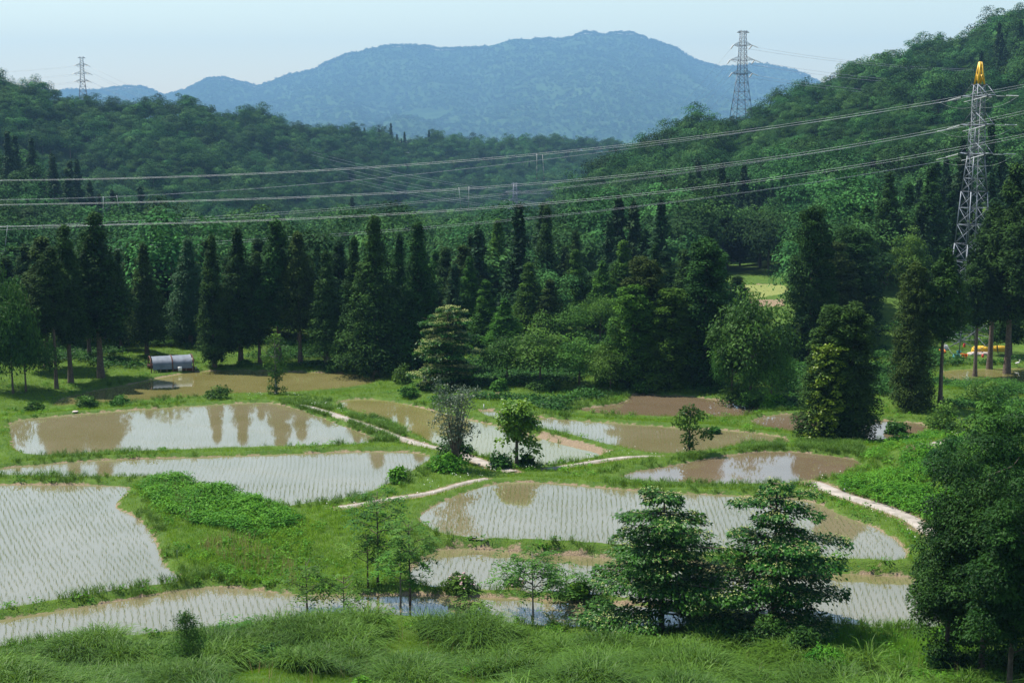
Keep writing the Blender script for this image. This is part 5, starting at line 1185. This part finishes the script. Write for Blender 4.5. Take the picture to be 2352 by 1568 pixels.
# valley house
x, y, z = at_y(1219, 556, 640); e = empty('house', (x, y, z - 2.2), 'small valley house with a grey-brown roof above a white wall, between trees', 'house'); e.rotation_euler = (0, 0, .15)
M['roof'] = plain('brown_roof', (.22,.17,.14), (.15,.12,.10), .8, .8)
m = MB(); m.box((0, 0, 1.4), (8.6, 6, 2.8)); m.build('wall', M['white_wall'], e)
m = MB(); V = [(-5,-3.6,2.7),(5,-3.6,2.7),(5,3.6,2.7),(-5,3.6,2.7),(-3.2,0,5.6),(3.2,0,5.6)]; m.add(V, [(0,1,5,4),(2,3,4,5)]); b = MB(); obj('roof', mesh_np('roof', np.array(V, float), [np.array([(0,1,5,4),(2,3,4,5),(3,2,1,0)]), np.array([(1,2,5),(3,0,4)])], M['roof']), e)
m = MB(); m.box((-1.5, -3.03, 1.5), (1.4, .08, 1.2)); m.box((2, -3.03, 1.5), (1.8, .08, 1.2)); m.build('window', M['dark_steel'], e)
x, y, z = at_y(1187, 545, 620); m = MB(); m.tube([(0,0,-4),(0,0,at_y(1187,517,620)[2]-z)], [.22,.16], 6); o = m.build('utility_pole', M['white_wall'], None, (x, y, z)); tagit(o, 'thin pale utility pole below the valley pylon', 'pole')
# works gear under the near pylon
M['yellow_tarp'] = plain('yellow_tarpaulin', (.72,.44,.02), (.6,.36,.02), 2, .6); M['orange'] = plain('orange_plastic', (.75,.22,.02), (.62,.18,.02), 2, .6)
M['cream_sheet'] = plain('cream_sheet', (.50,.43,.37), (.40,.34,.29), 1.5, .8); M['teal'] = plain('teal_plastic', (.05,.25,.27), (.04,.19,.21), 2, .5); M['red'] = plain('red_plastic', (.55,.03,.03), None, 2, .5)
def lump(name, px, py, w, h, dpt, mat, label, cat, seed, group=None):
    x, y, z = on_ground(px, py); k = y/F; rs = np.random.RandomState(seed); V = []; n = 12; prof = [(1.0, 0), (1.02, .45), (.93, .8), (.6, .98), (.0, 1.0)]
    for rr_, zz in prof:
        for q in range(n):
            a = q*2*math.pi/n; c, s_ = math.cos(a), math.sin(a); sq = 1/max(abs(c), abs(s_))**.65
            V.append((c*rr_*sq*w*k/2*(1 + .05*rs.normal()), s_*rr_*sq*dpt/2, zz*h*k*(1 + .05*rs.normal()) - .05))
    Q = [(i*n + q, i*n + (q+1) % n, (i+1)*n + (q+1) % n, (i+1)*n + q) for i in range(len(prof)-1) for q in range(n)]
    return tagit(obj(name, mesh_np(name, np.array(V), [np.array(Q)], mat, smooth=True), None, (x, y, z)), label, cat, group)
def tray(name, px, py, w, h, rz, mat, label, cat):
    x, y, z = on_ground(px, py); k = y/F; w *= k; h *= k; m = MB(); m.box((0,0,.03), (w, w*.7, .05)); t = .04
    for sx in (-1, 1): m.box((sx*w/2, 0, h/2 + .055), (t, w*.7, h)); m.box((0, sx*(w*.35 + t*.5 + .003), h/2 + .055), (w + t, t, h))
    o = m.build(name, mat, None, (x, y, z)); o.rotation_euler = (.5, 0, rz); return tagit(o, label, cat)
lump('covered_machine', 2252, 809, 40, 15, 1.4, M['yellow_tarp'], 'bulky machine wrapped in a yellow tarpaulin on the bare ground under the pylon', 'machine', 1)
lump('ground_sheet', 2250, 814, 56, 5, 1.6, M['cream_sheet'], 'cream-coloured crumpled sheet on the ground before the yellow tarpaulin', 'sheet', 2)
lump('orange_tarpaulin', 2292, 807, 44, 13, 1.0, M['yellow_tarp'], 'orange-yellow tarpaulin stack right of the wrapped machine', 'tarpaulin', 3)
lump('white_sack', 2172, 803, 10, 12, .6, M['white_wall'], 'white rounded sack at the left foot of the pylon', 'sack', 4)
tray('crate', 2163, 811, 13, 6, .4, M['orange'], 'orange crate lying left of the pylon foot', 'crate'); tray('crate', 2197, 823, 16, 7, .2, M['teal'], 'teal crate in front of the pylon foot', 'crate'); tray('crate', 2214, 823, 15, 8, -.3, M['orange'], 'orange crate beside the teal one', 'crate')
tray('bucket_box', 2202, 812, 9, 4, .1, M['teal'], 'small teal box behind the front crates', 'box')
lump('red_can', 2257, 821, 5, 8, .3, M['red'], 'small red can in front of the cream sheet', 'can', 5)
lump('red_bag', 2215, 797, 6, 9, .3, M['red'], 'red bag hung low at the pylon leg', 'bag', 6)
lump('feed_sack', 173, 947, 13, 3, .5, M['cream_sheet'], 'pale pinkish plastic sack on the bund of the big left paddy', 'sack', 7)
def stake(px, py, h, r, mat, label):
    x, y, z = on_ground(px, py); m = MB(); m.tube([(0,0,-.1),(0.02,0,h*y/F)], r, 6); m.tube([(0.02,0,h*y/F),(0.02,0,h*y/F + .03)], [r*1.3, r*.6], 6)
    tagit(m.build('stake', mat, None, (x, y, z)), label, 'stake')
stake(450, 852, 7, .05, M['white_wall'], 'short white marker stake on the bund right of the tunnel shed'); stake(1111, 939, 10, .05, M['white_wall'], 'white marker stake at the water edge near the bare soil patch')
stake(407, 1290, 26, .012, M['dark_steel'], 'thin dark stake on the grassy bund beside the lower left paddy')
# egret by the far right paddy
x, y, z = on_ground(2336, 846); m = MB()
m.tube([(-.30,0,.42),(-.15,0,.46),(.05,0,.50),(.2,0,.55),(.26,0,.66),(.22,0,.78),(.27,0,.88),(.33,0,.9),(.45,0,.88)], [.02,.10,.13,.09,.045,.035,.04,.045,.008], 8); o = m.build('egret', M['white_wall'], None, (x, y, z), smooth=True); tagit(o, 'white egret standing at the far right paddy', 'bird')
m = MB(); m.tube([(0,.04,-.05),(.0,.04,.42)], .012, 5); m.tube([(.05,-.04,-.05),(.05,-.04,.42)], .012, 5); m.build('leg', M['dark_steel'], o)
